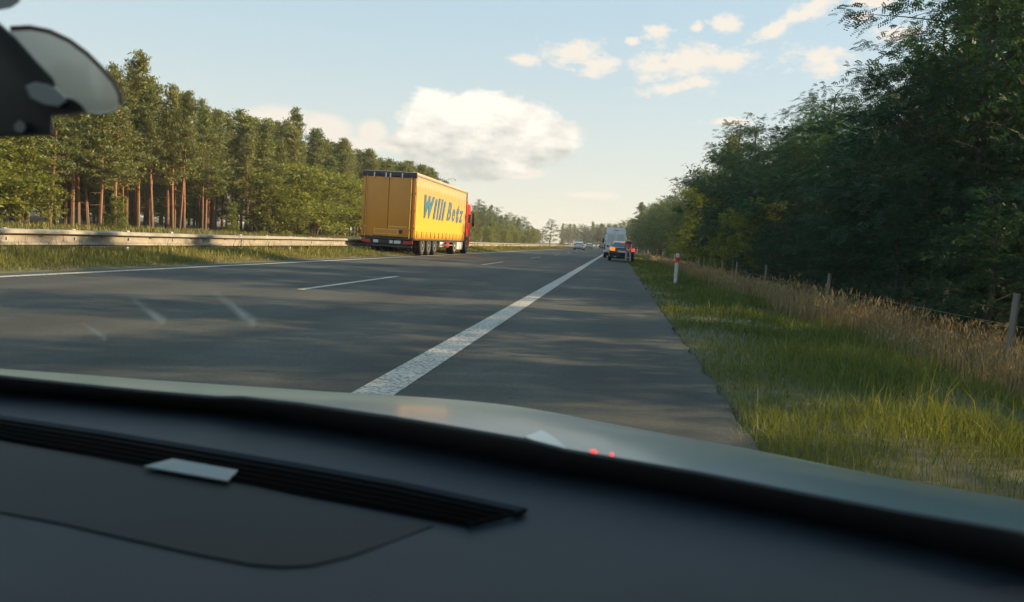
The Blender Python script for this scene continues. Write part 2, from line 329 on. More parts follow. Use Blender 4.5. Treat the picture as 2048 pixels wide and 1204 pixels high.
M = dict(
    asphalt=asphalt_mat(), paint=paint_mat(),
    soil=mat('soil', (.055, .07, .025), .95, var=.4, vscale=.8, color2=(.10, .075, .042), bump=.6, bscale=9),
    zinc=mat('galvanised_steel', (.38, .35, .30), .65, .1, var=.3, vscale=1.3, color2=(.19, .17, .145), bump=.2, bscale=5, stretch=(1, 1, 1.6)),
    zinc_post=mat('galvanised_post', (.40, .40, .38), .6, .3, var=.3, vscale=5),
    yellow=mat('yellow_curtain', (.88, .47, .03), .42, var=.06, vscale=1.2, bump=.12, bscale=1.6),
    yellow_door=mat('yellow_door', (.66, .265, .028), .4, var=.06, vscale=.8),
    faded=mat('faded_curtain_top', (.80, .52, .16), .6, var=.12, vscale=1.1, stretch=(1, 1, .2)),
    blue_print=mat('blue_lettering', (.035, .15, .22), .5, var=.1, vscale=2),
    tarp=mat('dark_roof_edge', (.035, .03, .05), .5, var=.2, vscale=4),
    black=mat('black_plastic', (.012, .013, .014), .45),
    rubber=mat('tyre_rubber', (.02, .02, .02), .85, var=.3, vscale=12),
    red=mat('red_cab_paint', (.62, .025, .02), .3, coat=.6),
    chassis=mat('dark_chassis', (.03, .03, .033), .6, var=.4, vscale=5),
    white=mat('white_paint', (.72, .72, .70), .35, coat=.4, var=.05, vscale=2),
    alu=mat('aluminium', (.55, .55, .54), .35, .8, var=.15, vscale=6),
    plate=mat('plate_white', (.65, .65, .62), .5),
    glass=mat('dark_glass', (.015, .02, .022), .08, spec=.8),
    navy=mat('dark_blue_paint', (.012, .018, .03), .25, coat=.8),
    silver=mat('silver_paint', (.48, .50, .52), .3, .5, coat=.5),
    greycar=mat('grey_paint', (.05, .055, .06), .3, coat=.5),
    amber=mat('amber_lamp_lit', (.8, .25, .02), .4, emit=(1, .27, .02), estr=.47),
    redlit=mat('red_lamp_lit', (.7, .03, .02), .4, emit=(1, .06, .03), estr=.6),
    redlamp=mat('red_lamp', (.45, .02, .02), .25),
    redrefl=mat('red_reflector', (.75, .03, .03), .3),
    whiteplastic=mat('white_post_plastic', (.62, .62, .60), .5, var=.25, vscale=9, color2=(.42, .42, .38)),
    wood=mat('weathered_wood', (.17, .15, .125), .85, var=.35, vscale=5, bump=.5, bscale=20, stretch=(1, 1, .15)),
    concrete=mat('concrete_post', (.26, .26, .24), .85, var=.25, vscale=8, bump=.3, bscale=40),
    bark=mat('brown_bark', (.075, .06, .045), .9, var=.4, vscale=6, bump=.8, bscale=14, stretch=(1, 1, .3)),
    leaf_near=leaf_mat('robinia_leaf', (.017, .056, .039), (.044, .100, .054), .40),
    leaf_mid=leaf_mat('broad_leaf', (.030, .072, .034), (.085, .140, .044), .40, c3=(.125, .14, .035)),
    leaf_bush=leaf_mat('bush_leaf', (.08, .125, .025), (.29, .315, .055), .40, c3=(.19, .19, .04)),
    needle=leaf_mat('pine_needles', (.062, .098, .034), (.20, .235, .068), .30, c3=(.20, .19, .06)),
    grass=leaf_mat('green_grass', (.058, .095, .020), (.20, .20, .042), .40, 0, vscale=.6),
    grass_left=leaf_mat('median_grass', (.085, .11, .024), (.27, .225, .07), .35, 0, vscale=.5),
    dry=leaf_mat('dry_grass', (.16, .115, .065), (.38, .275, .155), .30, 0, vscale=.5),
)
def pine_bark():
    m = bpy.data.materials.new('pine_bark'); m.use_nodes = True; nt = m.node_tree; N = nt.nodes; L = nt.links; b = N['Principled BSDF']; b.inputs['Roughness'].default_value = .9
    tc = N.new('ShaderNodeTexCoord'); sp = N.new('ShaderNodeSeparateXYZ'); L.new(tc.outputs['Object'], sp.inputs[0])
    n = N.new('ShaderNodeTexNoise'); n.inputs['Scale'].default_value = 4; n.inputs['Detail'].default_value = 6; L.new(tc.outputs['Object'], n.inputs['Vector'])
    a = N.new('ShaderNodeMath'); a.operation = 'MULTIPLY_ADD'; a.inputs[1].default_value = 5; L.new(n.outputs['Fac'], a.inputs[0]); L.new(sp.outputs['Z'], a.inputs[2])
    r = N.new('ShaderNodeMapRange'); r.inputs['From Min'].default_value = 3.2; r.inputs['From Max'].default_value = 6; L.new(a.outputs[0], r.inputs['Value'])
    mx = N.new('ShaderNodeMix'); mx.data_type = 'RGBA'; mx.inputs['A'].default_value = (.13, .085, .06, 1); mx.inputs['B'].default_value = (.26, .125, .068, 1)
    L.new(r.outputs[0], mx.inputs['Factor']); L.new(mx.outputs['Result'], b.inputs['Base Color'])
    bp = N.new('ShaderNodeBump'); bp.inputs['Strength'].default_value = .7; bp.inputs['Distance'].default_value = .03; L.new(n.outputs['Fac'], bp.inputs['Height']); L.new(bp.outputs[0], b.inputs['Normal'])
    return m
M['pine_bark'] = pine_bark()
#%%STRUCTURE
# ------------------------------------------------------------------ ground, road, markings
def build_ground():
    ys = np.concatenate([[-400, -150, -60, -30], np.arange(-20, 60, 1.0), np.arange(60, 300, 4.0), np.arange(300, 700, 12.0), [760, 900, 1200, 2000, 4500]])
    us = []
    for a, b in zip(GX[:-1], GX[1:]):
        n = max(1, int((b - a) / .45)) if -16 < a and b < 14 else 1
        us += [a + (b - a) * i / n for i in range(n)]
    us.append(GX[-1]); us = np.array(us)
    U, Yg = np.meshgrid(us, ys); Xg = U + bend(np.minimum(Yg, 700)); Zg = gz(U + bend(Yg), Yg)
    V = np.stack([Xg, Yg, Zg], -1).reshape(-1, 3); nx, ny = len(us), len(ys)
    i, j = np.meshgrid(np.arange(ny - 1), np.arange(nx - 1), indexing='ij'); a = (i * nx + j).ravel()
    Fc = np.stack([a, a + 1, a + nx + 1, a + nx], -1)
    tag(link('ground', np_mesh('ground', V, Fc, M['soil'], smooth=True)), kind='structure')
build_ground()
def strip(mb, x0, x1, y0, y1, z, step=6.0, thick=0.0, jit=0.0, rnd=None):
    n = max(1, int(math.ceil((y1 - y0) / step))); v = []; f = []
    for k in range(n + 1):
        y = y0 + (y1 - y0) * k / n; b = bendf(y)
        j0 = rnd.uniform(-jit, jit) if rnd else 0; j1 = rnd.uniform(-jit, jit) if rnd else 0
        v += [(x0 + b + j0, y, z), (x1 + b + j1, y, z)]
        if thick: v += [(x0 + b + j0, y, z - thick), (x1 + b + j1, y, z - thick)]
    s = 4 if thick else 2
    for k in range(n):
        a = k * s; b = a + s; f.append((a, a + 1, b + 1, b))
        if thick: f += [(a + 1, a + 3, b + 3, b + 1), (a, b, b + 2, a + 2)]
    mb.add(v, f)
r_ = random.Random(3)
mb = MB(); strip(mb, -9.75, .84, -30, 60, 0, .33, .05, .03, r_); strip(mb, -9.75, .84, 60, 800, 0, 8, .09)
tag(mb.build('road', M['asphalt']), kind='structure')
mb = MB(); strip(mb, -26.2, -15.5, -30, 800, -.02, 8, .09)
tag(mb.build('opposite_road', M['asphalt']), kind='structure')
mb = MB(); strip(mb, -1.625, -1.355, -20, 560, .004, 5); tag(mb.build('shoulder_line', M['paint']), kind='structure')
mb = MB(); strip(mb, -9.37, -9.17, -20, 560, .004, 5); tag(mb.build('median_edge_line', M['paint']), kind='structure')
k = 0
while True:
    y0 = -5.4 + 17.75 * k; k += 1
    if y0 > 520: break
    mb = MB(); strip(mb, -5.25, -5.12, y0, y0 + 5.9, .004, 3); tag(mb.build('lane_dash', M['paint']), kind='structure')

# ------------------------------------------------------------------ guardrail
def build_guardrail():
    rl = empty('guardrail', (-12.3, 60, 0), 0, 'long weathered steel guardrail along the grass median behind the yellow truck', 'guardrail')
    prof = [(-.03, .275), (.035, .285), (.06, .31), (.058, .335), (.0, .36), (-.03, .375), (-.03, .50), (-.02, .525), (.080, .548), (.082, .60), (.035, .628), (-.03, .636)]
    rr = random.Random(8)
    y = 4.0; joint = [rr.uniform(-.012, .012) for _ in range(200)]; jz = [rr.uniform(-.012, .012) for _ in range(200)]; i = 0
    while y < 430:
        L_ = 4.0 if y < 120 else 12.0
        v = []; f = []; n = len(prof)
        for s in range(3):
            t = s / 2; yy = y + L_ * t; dx = joint[i] * (1 - t) + joint[i + 1] * t + bendf(yy) + (.006 if s < 2 else 0); dz = jz[i] * (1 - t) + jz[i + 1] * t
            for px, pz in prof: v.append((px + dx, yy - 60 + (0 if s < 2 else .06), pz + dz))
            for px, pz in reversed(prof): v.append((px + dx - .012, yy - 60 + (0 if s < 2 else .06), pz + dz))
        m = 2 * n
        for s in range(2):
            for k in range(m): f.append((s * m + k, s * m + (k + 1) % m, (s + 1) * m + (k + 1) % m, (s + 1) * m + k))
        f += [tuple(reversed(range(m))), tuple(range(2 * m, 3 * m))]
        q = MB(); q.add(v, f); q.build('rail_section', M['zinc'], rl, smooth=True)
        y += L_; i += 1
    post = None; y = 4.35
    while y < 330:
        if post is None:
            q = MB(); q.box(-.11, -.045, -.05, .05, -.1, .665, .008).box(-.045, .0, -.02, .02, .42, .48)
            post = q.build('post', M['zinc_post'], rl); o = post
        else:
            o = post.copy(); COL.objects.link(o)
        o.location = (bendf(y), y - 60, rr.uniform(-.012, .012)); o.rotation_euler.y = rr.uniform(-.03, .03)
        y += 2.0 if y < 140 else 6.0
    # bolt plates seen as little dark slots on the flat of the rail
    bolt = None; y = 5.3
    while y < 60:
        if bolt is None: bolt = MB().box(-.03, -.018, -.06, .06, -.009, .009).build('bolt', M['chassis'], rl); o = bolt
        else: o = bolt.copy(); COL.objects.link(o)
        o.location = (0, y - 60, .49); y += 2.0
build_guardrail()

# ------------------------------------------------------------------ plants: generators
def quads_from(cent, ax, bx, tilt=None):
    """one quad per centre, half axes ax, bx"""
    n = len(cent); V = np.stack([cent - ax, cent + bx * .9 - ax * .1, cent + ax, cent - bx * .9 - ax * .1], 1).reshape(-1, 3)
    return V, np.arange(4 * n).reshape(n, 4)
def unit(v): return v / np.maximum(np.linalg.norm(v, axis=-1, keepdims=True), 1e-6)
def perp(d, rng):
    r = unit(rng.normal(size=d.shape)); return unit(np.cross(d, r))
def leaves(cl, rng, per, rad, size, droop=.3, wide=.55, outward=None):
    """cl: clump centres (n,3). Leaves scattered in flattened clumps"""
    n = len(cl); c = np.repeat(cl, per, 0); o = np.repeat(outward, per, 0) if outward is not None else 0
    off = rng.normal(size=(n * per, 3)); off = unit(off) * (rng.random((n * per, 1)) ** .45) * np.repeat(rad, per)[:, None]; off[:, 2] *= .6
    p = c + off; d = unit(off * .8 + o * .5 + rng.normal(size=p.shape) * .35 + np.array([0, 0, -droop * .5]))
    s = size * rng.uniform(.65, 1.35, (len(p), 1)); a = d * s
    nrm = unit(np.array([0, 0, 1.0]) + rng.normal(size=p.shape) * .55); b = unit(np.cross(nrm, d)) * s * wide
    V, Fc = quads_from(p, a, b)
    tint = np.clip(np.repeat(rng.uniform(.2, .8, n), per) * .6 + rng.random(n * per) * .4, 0, 1)
    return V, Fc, tint
def fronds(cl, rng, per, rad, length, outward, nl=5):
    """pinnate leaves: a row of leaflet pairs on each frond"""
    n = len(cl); N_ = n * per; c = np.repeat(cl, per, 0); o = np.repeat(outward, per, 0)
    off = unit(rng.normal(size=(N_, 3))) * (rng.random((N_, 1)) ** .5) * np.repeat(rad, per)[:, None]; off[:, 2] *= .5
    base = c + off; d = unit(off * .7 + o * .8 + rng.normal(size=(N_, 3)) * .35 + np.array([0, 0, -.12]))
    Ln = length * rng.uniform(.7, 1.25, (N_, 1)); nrm = unit(np.array([0, 0, 1.0]) + rng.normal(size=(N_, 3)) * .45); side = unit(np.cross(nrm, d))
    Vs = []; 
    for k in range(nl):
        t = (k + .7) / nl; pos = base + d * Ln * t + np.array([0, 0, -1.0]) * (t * t) * Ln * .3
        ll = Ln * .30 * (1 - .45 * abs(t - .45)); wv = d * Ln * .085
        # one quad spanning a leaflet pair with a pinched middle -> two quads
        for sgn in (-1, 1):
            e = side * sgn * ll
            Vs.append(np.stack([pos, pos + e * .5 + wv, pos + e - d * 0, pos + e * .5 - wv], 1))
    V = np.stack(Vs, 1).reshape(-1, 3); nf = N_ * nl * 2
    tint = np.clip(np.repeat(np.repeat(rng.uniform(.1, .8, n), per) * .7 + rng.random(N_) * .3, nl * 2), 0, 1)
    return V, np.arange(4 * nf).reshape(nf, 4), tint
def limb_tree(rng, H, R, lean, r0, base, nlimb, droop=0.1, prof=None, wig=.25, up=.35):
    """trunk + limbs: returns MB and clump anchors (pos, outward)"""
    mb = MB(); n = 9; pts = []; x = y = 0.0
    lx, ly = lean
    for i in range(n + 1):
        t = i / n; pts.append(Vector((lx * t * H + wig * math.sin(t * 5 + rng.random()) * .3 * t, ly * t * H + wig * math.cos(t * 4 + rng.random()) * .3 * t, t * H * .97)))
    mb.tube(pts, [r0 * (1 - .86 * (i / n) ** .9) for i in range(n + 1)], 7)
    anchors = []; outs = []
    for k in range(nlimb):
        t = base + (1 - base) * (k + rng.random() * .8) / nlimb; t = min(t, .985); i = min(int(t * n), n - 1); p0 = pts[i].lerp(pts[i + 1], t * n - i)
        a = k * 2.4 + rng.uniform(-.5, .5); L_ = R * prof((t - base) / (1 - base)) * rng.uniform(.65, 1.12)
        d = Vector((math.cos(a), math.sin(a), up + rng.uniform(-.2, .25))).normalized(); q = [p0]
        for s in range(3):
            q.append(q[-1] + d * L_ / 3 + Vector((0, 0, (.06 - droop * s) * L_ / 3)) + Vector(rng.normal(size=3)) * L_ * .04)
        rr = max(.012, r0 * .32 * (1 - .6 * t)); mb.tube(q, [rr, rr * .7, rr * .45, rr * .2], 4, False)
        for s in np.linspace(.35, 1.0, max(2, int(L_ / .45))):
            j = min(int(s * 3), 2); pp = q[j].lerp(q[j + 1], s * 3 - j); w = (1.15 - s) * L_ * .42
            for _ in range(2 if s < .95 else 1):
                e = pp + Vector((rng.normal() * w, rng.normal() * w, rng.normal() * w * .45 + .05)); anchors.append(e); outs.append((e - p0).normalized())
                if L_ > 1.0 and rng.random() < .35: mb.tube([pp, e], [rr * .3, rr * .1], 3, False)
    return mb, np.array([v[:] for v in anchors]), np.array([v[:] for v in outs])
def tree_proto(kind, seed):
    rng = np.random.default_rng(seed)
    if kind == 'pine':
        H = 13.0; R = rng.uniform(1.5, 2.1)
        mb, A, O = limb_tree(rng, H, R, (rng.normal() * .02, rng.normal() * .02), .15, rng.uniform(.28, .48), 38, .03, lambda t: (math.sin(min(1, t * 1.25 + .18) * PI) ** .6 if t < .65 else 1.0) * (1 - .86 * t ** 1.4) + .04, .35, .35)
        # a slender leading shoot with short side shoots
        tip = np.array([[rng.normal() * .10, rng.normal() * .10, H * (.93 + .085 * q / 9)] for q in range(10)]); A = np.concatenate([A, tip + A[-1] * [1, 1, 0] * .0]); O = np.concatenate([O, np.tile([[0, 0, 1.0]], (10, 1))])
        # dead twigs on the bare stem
        for _ in range(9):
            z = rng.uniform(1.5, 6); a = rng.uniform(0, 6.28); l = rng.uniform(.4, 1.3)
            mb.tube([(0, 0, z), (math.cos(a) * l, math.sin(a) * l, z + rng.uniform(-.3, .2))], [.02, .006], 3, False)
        n = len(A); per = 38; c = np.repeat(A, per, 0); N_ = n * per
        d = unit(np.repeat(O, per, 0) * .5 + rng.normal(size=(N_, 3)) * .8 + np.array([0, 0, .55])); base = c + rng.normal(size=(N_, 3)) * np.array([.22, .22, .09])
        Ln = rng.uniform(.15, .30, (N_, 1)); s = perp(d, rng) * rng.uniform(.026, .055, (N_, 1))
        V = np.stack([base - s, base + s, base + d * Ln + s * .4, base + d * Ln - s * .4], 1).reshape(-1, 3); Fc = np.arange(4 * N_).reshape(N_, 4)
        ti = np.clip(np.repeat(rng.uniform(.1, .8, n), per) * .6 + rng.random(N_) * .4, 0, 1)
        return mb.mesh('trunk', M['pine_bark']), np_mesh('crown', V, Fc, M['needle'], ti)
    if kind == 'robinia':
        H = 9.5; R = 3.4
        mb, A, O = limb_tree(rng, H, R, (rng.normal() * .03, rng.normal() * .02), .16, .10, 34, .10, lambda t: .62 + .5 * math.sin(min(t + .12, 1) * PI) - .25 * t, .6, .25)
        V, Fc, ti = fronds(A, rng, 24, rng.uniform(.34, .72, len(A)), .25, O, 5)
        return mb.mesh('trunk', M['bark']), np_mesh('crown', V, Fc, M['leaf_near'], ti)
    if kind == 'broad':
        H = 9.0; R = 3.0
        mb, A, O = limb_tree(rng, H, R, (rng.normal() * .03, rng.normal() * .03), .15, .12, 30, .06, lambda t: .55 + .55 * math.sin(min(t + .1, 1) * PI) - .25 * t, .6, .35)
        V, Fc, ti = leaves(A, rng, 34, rng.uniform(.35, .7, len(A)), .085, outward=O)
        return mb.mesh('trunk', M['bark']), np_mesh('crown', V, Fc, M['leaf_mid'], ti)
    if kind == 'bush':
        H = 5.0; R = 2.6
        mb, A, O = limb_tree(rng, H, R, (0, 0), .07, .03, 30, .02, lambda t: .9 - .55 * t + .1 * math.sin(t * 9), .5, .55)
        V, Fc, ti = leaves(A, rng, 44, rng.uniform(.3, .55, len(A)), .095, outward=O)
        return mb.mesh('trunk', M['bark']), np_mesh('crown', V, Fc, M['leaf_bush'], ti)
PROTO = {}
for kind, n in (('pine', 7), ('robinia', 4), ('broad', 5), ('bush', 4)):
    PROTO[kind] = [tree_proto(kind, 100 + 17 * i + len(kind)) for i in range(n)]
PH = dict(pine=13.0, robinia=9.5, broad=9.0, bush=5.0)
TR = random.Random(21)
def plant(kind, x, y, H, name, label, cat, group, wide=1.0, variant=None, rz=None, lean=(0, 0), keep=True, crown_mat=None):
    tr, cr = PROTO[kind][TR.randrange(len(PROTO[kind])) if variant is None else variant]
    s = H / PH[kind]
    e = empty(name, (x, y, gzf(x, y) - .03), TR.uniform(0, 6.28) if rz is None else rz, label, cat, group)
    e.rotation_euler.x, e.rotation_euler.y = lean[0] + TR.uniform(-.02, .02), lean[1] + TR.uniform(-.02, .02)
    e.scale = (s * wide, s * wide, s)
    link('trunk', tr, e); link('crown', cr, e)
    return e
# ---- left pine forest beyond the opposite carriageway
rg = random.Random(4)
def top_at(y):      # height profile of the forest top read along the road
    return float(np.interp(y, [30, 50, 56, 64, 72, 84, 100, 140, 150, 175, 230, 330, 420], [10.2, 11.0, 11.8, 11.6, 12.0, 12.0, 12.4, 13.2, 12.0, 10, 8.6, 8.2, 8]))
pts = []
def ok(x, y, dmin): return all((x - a) ** 2 + (y - b) ** 2 > dmin * dmin for a, b in pts)
cnt = 0
for row, (x0, dy, nm) in enumerate([(-33.8, 2.1, 'front'), (-36.5, 2.5, 'second'), (-39.5, 2.8, 'inner'), (-44, 3.8, 'inner'), (-50, 4.4, 'inner'), (-57, 5, 'inner')]):
    y = 27.0 + row
    while y < (150 if row < 3 else 135):
        x = x0 + rg.uniform(-1.1, 1.1); H = top_at(y) * (rg.choice([.80, .88, .94, .97, 1.0]) - (.05 if row == 0 else 0)) + max(0, row - 2) * .15
        gap = row == 0 and (28 < y < 43)      # broadleaf shrubs stand here instead
        if not gap and ok(x, y, 1.3):
            pts.append((x, y)); cnt += 1
            lab = {'front': 'pine with bare orange stem at the front edge of the forest beyond the guardrail',
                   'second': 'pine standing just behind the front pines of the forest edge',
                   'inner': 'pine deep inside the forest, only its crown and strips of stem showing'}[nm]
            plant('pine', x, y, H, 'pine_tree', lab, 'pine tree', {'front': 'pines along the forest edge', 'second': 'pines in the second row of the forest', 'inner': 'pines inside the forest'}[nm], rg.uniform(.95, 1.6), lean=(rg.uniform(-.04, .04), rg.uniform(-.04, .06)))
        y += dy * rg.uniform(.7, 1.3)
plant('pine', -35, 53.2, 12.6, 'pine_tree', 'tallest pine of the forest, its spiky tip rising right of the dark camera mount', 'pine tree', None, 1.15)
plant('pine', -36, 82.5, 13.6, 'pine_tree', 'pine with loose dark crown rising above its neighbours before the low cloud', 'pine tree', None, .95)
plant('pine', -32.6, 54.6, 10.2, 'pine_tree', 'leaning pine with a slanting orange stem at the forest edge left of the shrubs', 'pine tree', None, 1.0, lean=(0, .13))
# further on the forest turns into lower mixed trees
for k in range(46):
    y = 152 + k * 3.6 + rg.uniform(-1, 1); x = rg.uniform(-46, -33) + bendf(y)
    plant(rg.choice(['broad', 'pine', 'broad']), x, y, top_at(y) * rg.uniform(.9, 1.25), 'mixed_tree', 'dark tree in the lower wood beyond the front of the truck', 'tree', 'trees of the lower wood beyond the truck', rg.uniform(.9, 1.2))
# shrubs along the forest edge
for (x, y, H, wd, lab) in [
    (-31, 31.5, 5.6, 1.0, 'large green shrub at the left edge, right under the dark camera mount'),
    (-31.5, 35.2, 5.9, 1.0, 'tall leafy shrub left of the bare orange pine stems'),
    (-32, 38.6, 5.0, .9, 'leafy shrub nearest to the first bare pine stems'),
    (-29.6, 43.0, 2.2, .8, 'small bright shrub poking up behind the guardrail in front of the pine stems'),
    (-31, 59.5, 2.6, .6, 'thin dark sapling below the pines before the big shrubs'),
    (-30.4, 65.5, 5.2, 1.2, 'first broad green shrub right of the bare pine stems'),
    (-30, 70.5, 6.5, 1.2, 'tallest rounded shrub of the clump left of the yellow trailer'),
    (-30.4, 75.5, 6.6, 1.2, 'rounded yellow green shrub in the middle of the clump left of the trailer'),
    (-30.4, 81.0, 6.6, 1.2, 'broad green shrub between the rounded shrubs and the trailer'),
    (-31, 87.5, 6.6, 1.1, 'bright shrub partly hidden by the left edge of the trailer'),
    (-31, 95.0, 6.5, 1.1, 'shrub mostly hidden behind the yellow trailer')]:
    plant('bush', x, y, H, 'shrub', lab, 'shrub', None, wd * 1.12)
for k in range(34):
    y = 108 + k * 5.2 + rg.uniform(-1.5, 1.5); x = -29.5 + rg.uniform(-3, 2.5) + bendf(y)
    plant('bush', x, y, rg.uniform(2.6, 6.2) * (1 if y < 190 else .9), 'shrub', 'sunlit shrub in the green belt beyond the guardrail ahead of the truck', 'shrub', 'shrubs beyond the guardrail ahead of the truck', 1.1)
plant('broad', -16.2, 190, 6.8, 'broadleaf_tree', 'lone slender tree standing free behind the far guardrail left of the distant white car', 'tree', None, 1.15, variant=1)
plant('broad', -15.4, 128, 1.9, 'shrub', 'dark little bush growing through the far guardrail', 'shrub', None, 1.0)
plant('bush', -14.3, 205, 2.4, 'shrub', 'small dark bush right of the lone slender tree', 'shrub', None, 1.0)
plant('bush', -13.4, 70, .9, 'shrub', 'small bush against the guardrail just beyond the truck cab', 'shrub', None, 1.0)
# ---- trees that close the view at the end of the road
for k in range(72):
    y = rg.uniform(335, 530); u = rg.uniform(8, 15) if k % 3 else rg.uniform(-34, -26)
    plant(rg.choice(['broad', 'broad', 'pine']), u + bendf(y), y, rg.uniform(10, 14.5) if k % 3 else rg.uniform(6, 9), 'distant_tree', 'hazy far tree closing the view at the bend of the road', 'tree', 'far trees at the bend of the road', rg.uniform(1, 1.4))
# undergrowth that fills the dark between the stems
for k in range(64):
    y = 26 + k * 2.0 + rg.uniform(-1, 1); x = rg.choice([-43, -48, -54]) + rg.uniform(-2, 2)
    plant('broad', x, y, rg.uniform(4.5, 7.5), 'understory_tree', 'young tree in the dark undergrowth behind the bare pine stems', 'tree', 'undergrowth trees behind the pine stems', rg.uniform(1.0, 1.3))
for k in range(70):
    plant('broad', rg.uniform(-96, -62), rg.uniform(34, 150), rg.uniform(7, 9.5), 'understory_tree', 'young tree in the dark undergrowth behind the bare pine stems', 'tree', 'undergrowth trees behind the pine stems', rg.uniform(1.3, 1.7))
for k in range(46):
    plant('broad', rg.uniform(30, 48), 14 + k * 2.6, rg.uniform(5, 8), 'understory_tree', 'young tree deep in the shaded forest right of the road', 'tree', 'young trees deep in the shaded forest', rg.uniform(1.3, 1.8))
# ---- right-hand forest wall
GAPS = [(4.4, 1.6), (8.3, 1.4), (14.2, .7), (73.0, 6.5), (94.5, 1.5)]      # openings in the wood, measured where they meet the shoulder line
def open_gap(x, y, r=0.0): return any(abs(y - (g + (x + 1) * .325)) < w + r for g, w in GAPS)
lab_near = 'dark leafy tree in the shaded forest wall above the dry grass'
def right_top(y, jitter=True):
    return float(np.interp(y, [6, 14, 22, 28, 36, 50, 66, 80, 125, 165, 200, 340], [9.2, 9.6, 10.2, 9.8, 8.6, 10.4, 11.2, 9.6, 10.4, 12, 12.5, 12]))
for row, (x0, dy, y0) in enumerate([(9.3, 3.3, 3.0), (12.8, 3.6, 1.0), (16.8, 4.4, 3.0), (22, 6, 3)]):
    y = y0
    while y < 110:
        x = x0 + rg.uniform(-.7, .7); kind = 'robinia' if y < 62 and row < 2 else 'broad'
        if open_gap(x, y, .8 if y > 17 else 0): y += .5; continue
        H = right_top(y) * rg.choice([.80, .88, .95, 1.0, 1.06]) * (1 + (.05 if y > 30 else -.02) * row)
        g = ['trees in the front row of the shaded forest wall', 'trees in the second row of the shaded forest', 'trees deep in the shaded forest', 'trees deep in the shaded forest'][row]
        lab = ['dark leafy tree in the front row of the shaded forest wall above the dry grass', 'dark leafy tree behind the front row of the shaded forest wall', 'tree deep in the shaded forest right of the road', 'tree deep in the shaded forest right of the road'][row]
        plant(kind, x, y, H, 'broadleaf_tree', lab, 'tree', g, rg.uniform(.9, 1.1) * (.68 if y < 17 else 1))
        y += dy * rg.uniform(.8, 1.25)
y = 110.0
while y < 335:
    for x0 in (8.6, 13.5):
        yy = y + rg.uniform(-2, 2); x = x0 + rg.uniform(-1, 1) + bendf(yy)
        plant('broad', x, yy, right_top(y) * rg.uniform(.8, 1.02), 'broadleaf_tree', 'tree of the far part of the forest wall behind the parked van and car', 'tree', 'trees of the far forest wall', rg.uniform(.95, 1.2))
    y += 5.2
for (x, y, H, w, lab) in [(8.6, 66.0, 10.9, 1.25, 'pine with loose sunlit branches sticking out over the road from the forest wall'),
                          (5.9, 205, 13.0, 1.2, 'far pine rising above the parked van with a branch hanging out to the left'),
                          (11.5, 29.5, 12.2, 1.2, 'pine with a ragged crown cutting the sky high up in the forest wall'),
                          (10.8, 24.5, 11.8, 1.1, 'pine with a spiky crown at the top of the forest wall near the upper corner')]:
    plant('pine', x, y, H, 'pine_tree', lab, 'pine tree', None, w)
plant('bush', 7.2, 71.0, 7.2, 'broadleaf_tree', 'sunlit yellow green tree catching the light at the forest edge behind the marker post', 'tree', None, .85)
# low growth at the foot of the forest wall
y = 4.0
while y < 105:
    if open_gap(7.4, y, .9 if y > 20 else .2): y += .6; continue
    plant('robinia' if y < 40 else 'bush', 7.3 + rg.uniform(-.4, .6), y, rg.uniform(2.6, 4.2), 'shrub', 'low dark shrub at the foot of the forest wall behind the fence posts', 'shrub', 'shrubs at the foot of the forest wall', rg.uniform(.9, 1.2))
    y += rg.uniform(2.0, 3.2)
y = 6.0
while y < 90:
    if not (66 < y < 80): plant('robinia' if y < 26 else 'broad', rg.choice([10.4, 14.5]) + rg.uniform(-.8, .8), y, rg.uniform(3.0, 4.6), 'shrub', 'dark shrub growing between the stems of the forest wall', 'shrub', 'shrubs between the stems of the forest wall', rg.uniform(1.1, 1.4))
    y += rg.uniform(1.8, 3.0)
y = 6.0
while y < 66:
    plant('broad', rg.uniform(19, 27), y, rg.uniform(3.5, 6), 'understory_tree', 'young tree deep in the shaded forest right of the road', 'tree', 'young trees deep in the shaded forest', rg.uniform(1.2, 1.6)); y += 1.9

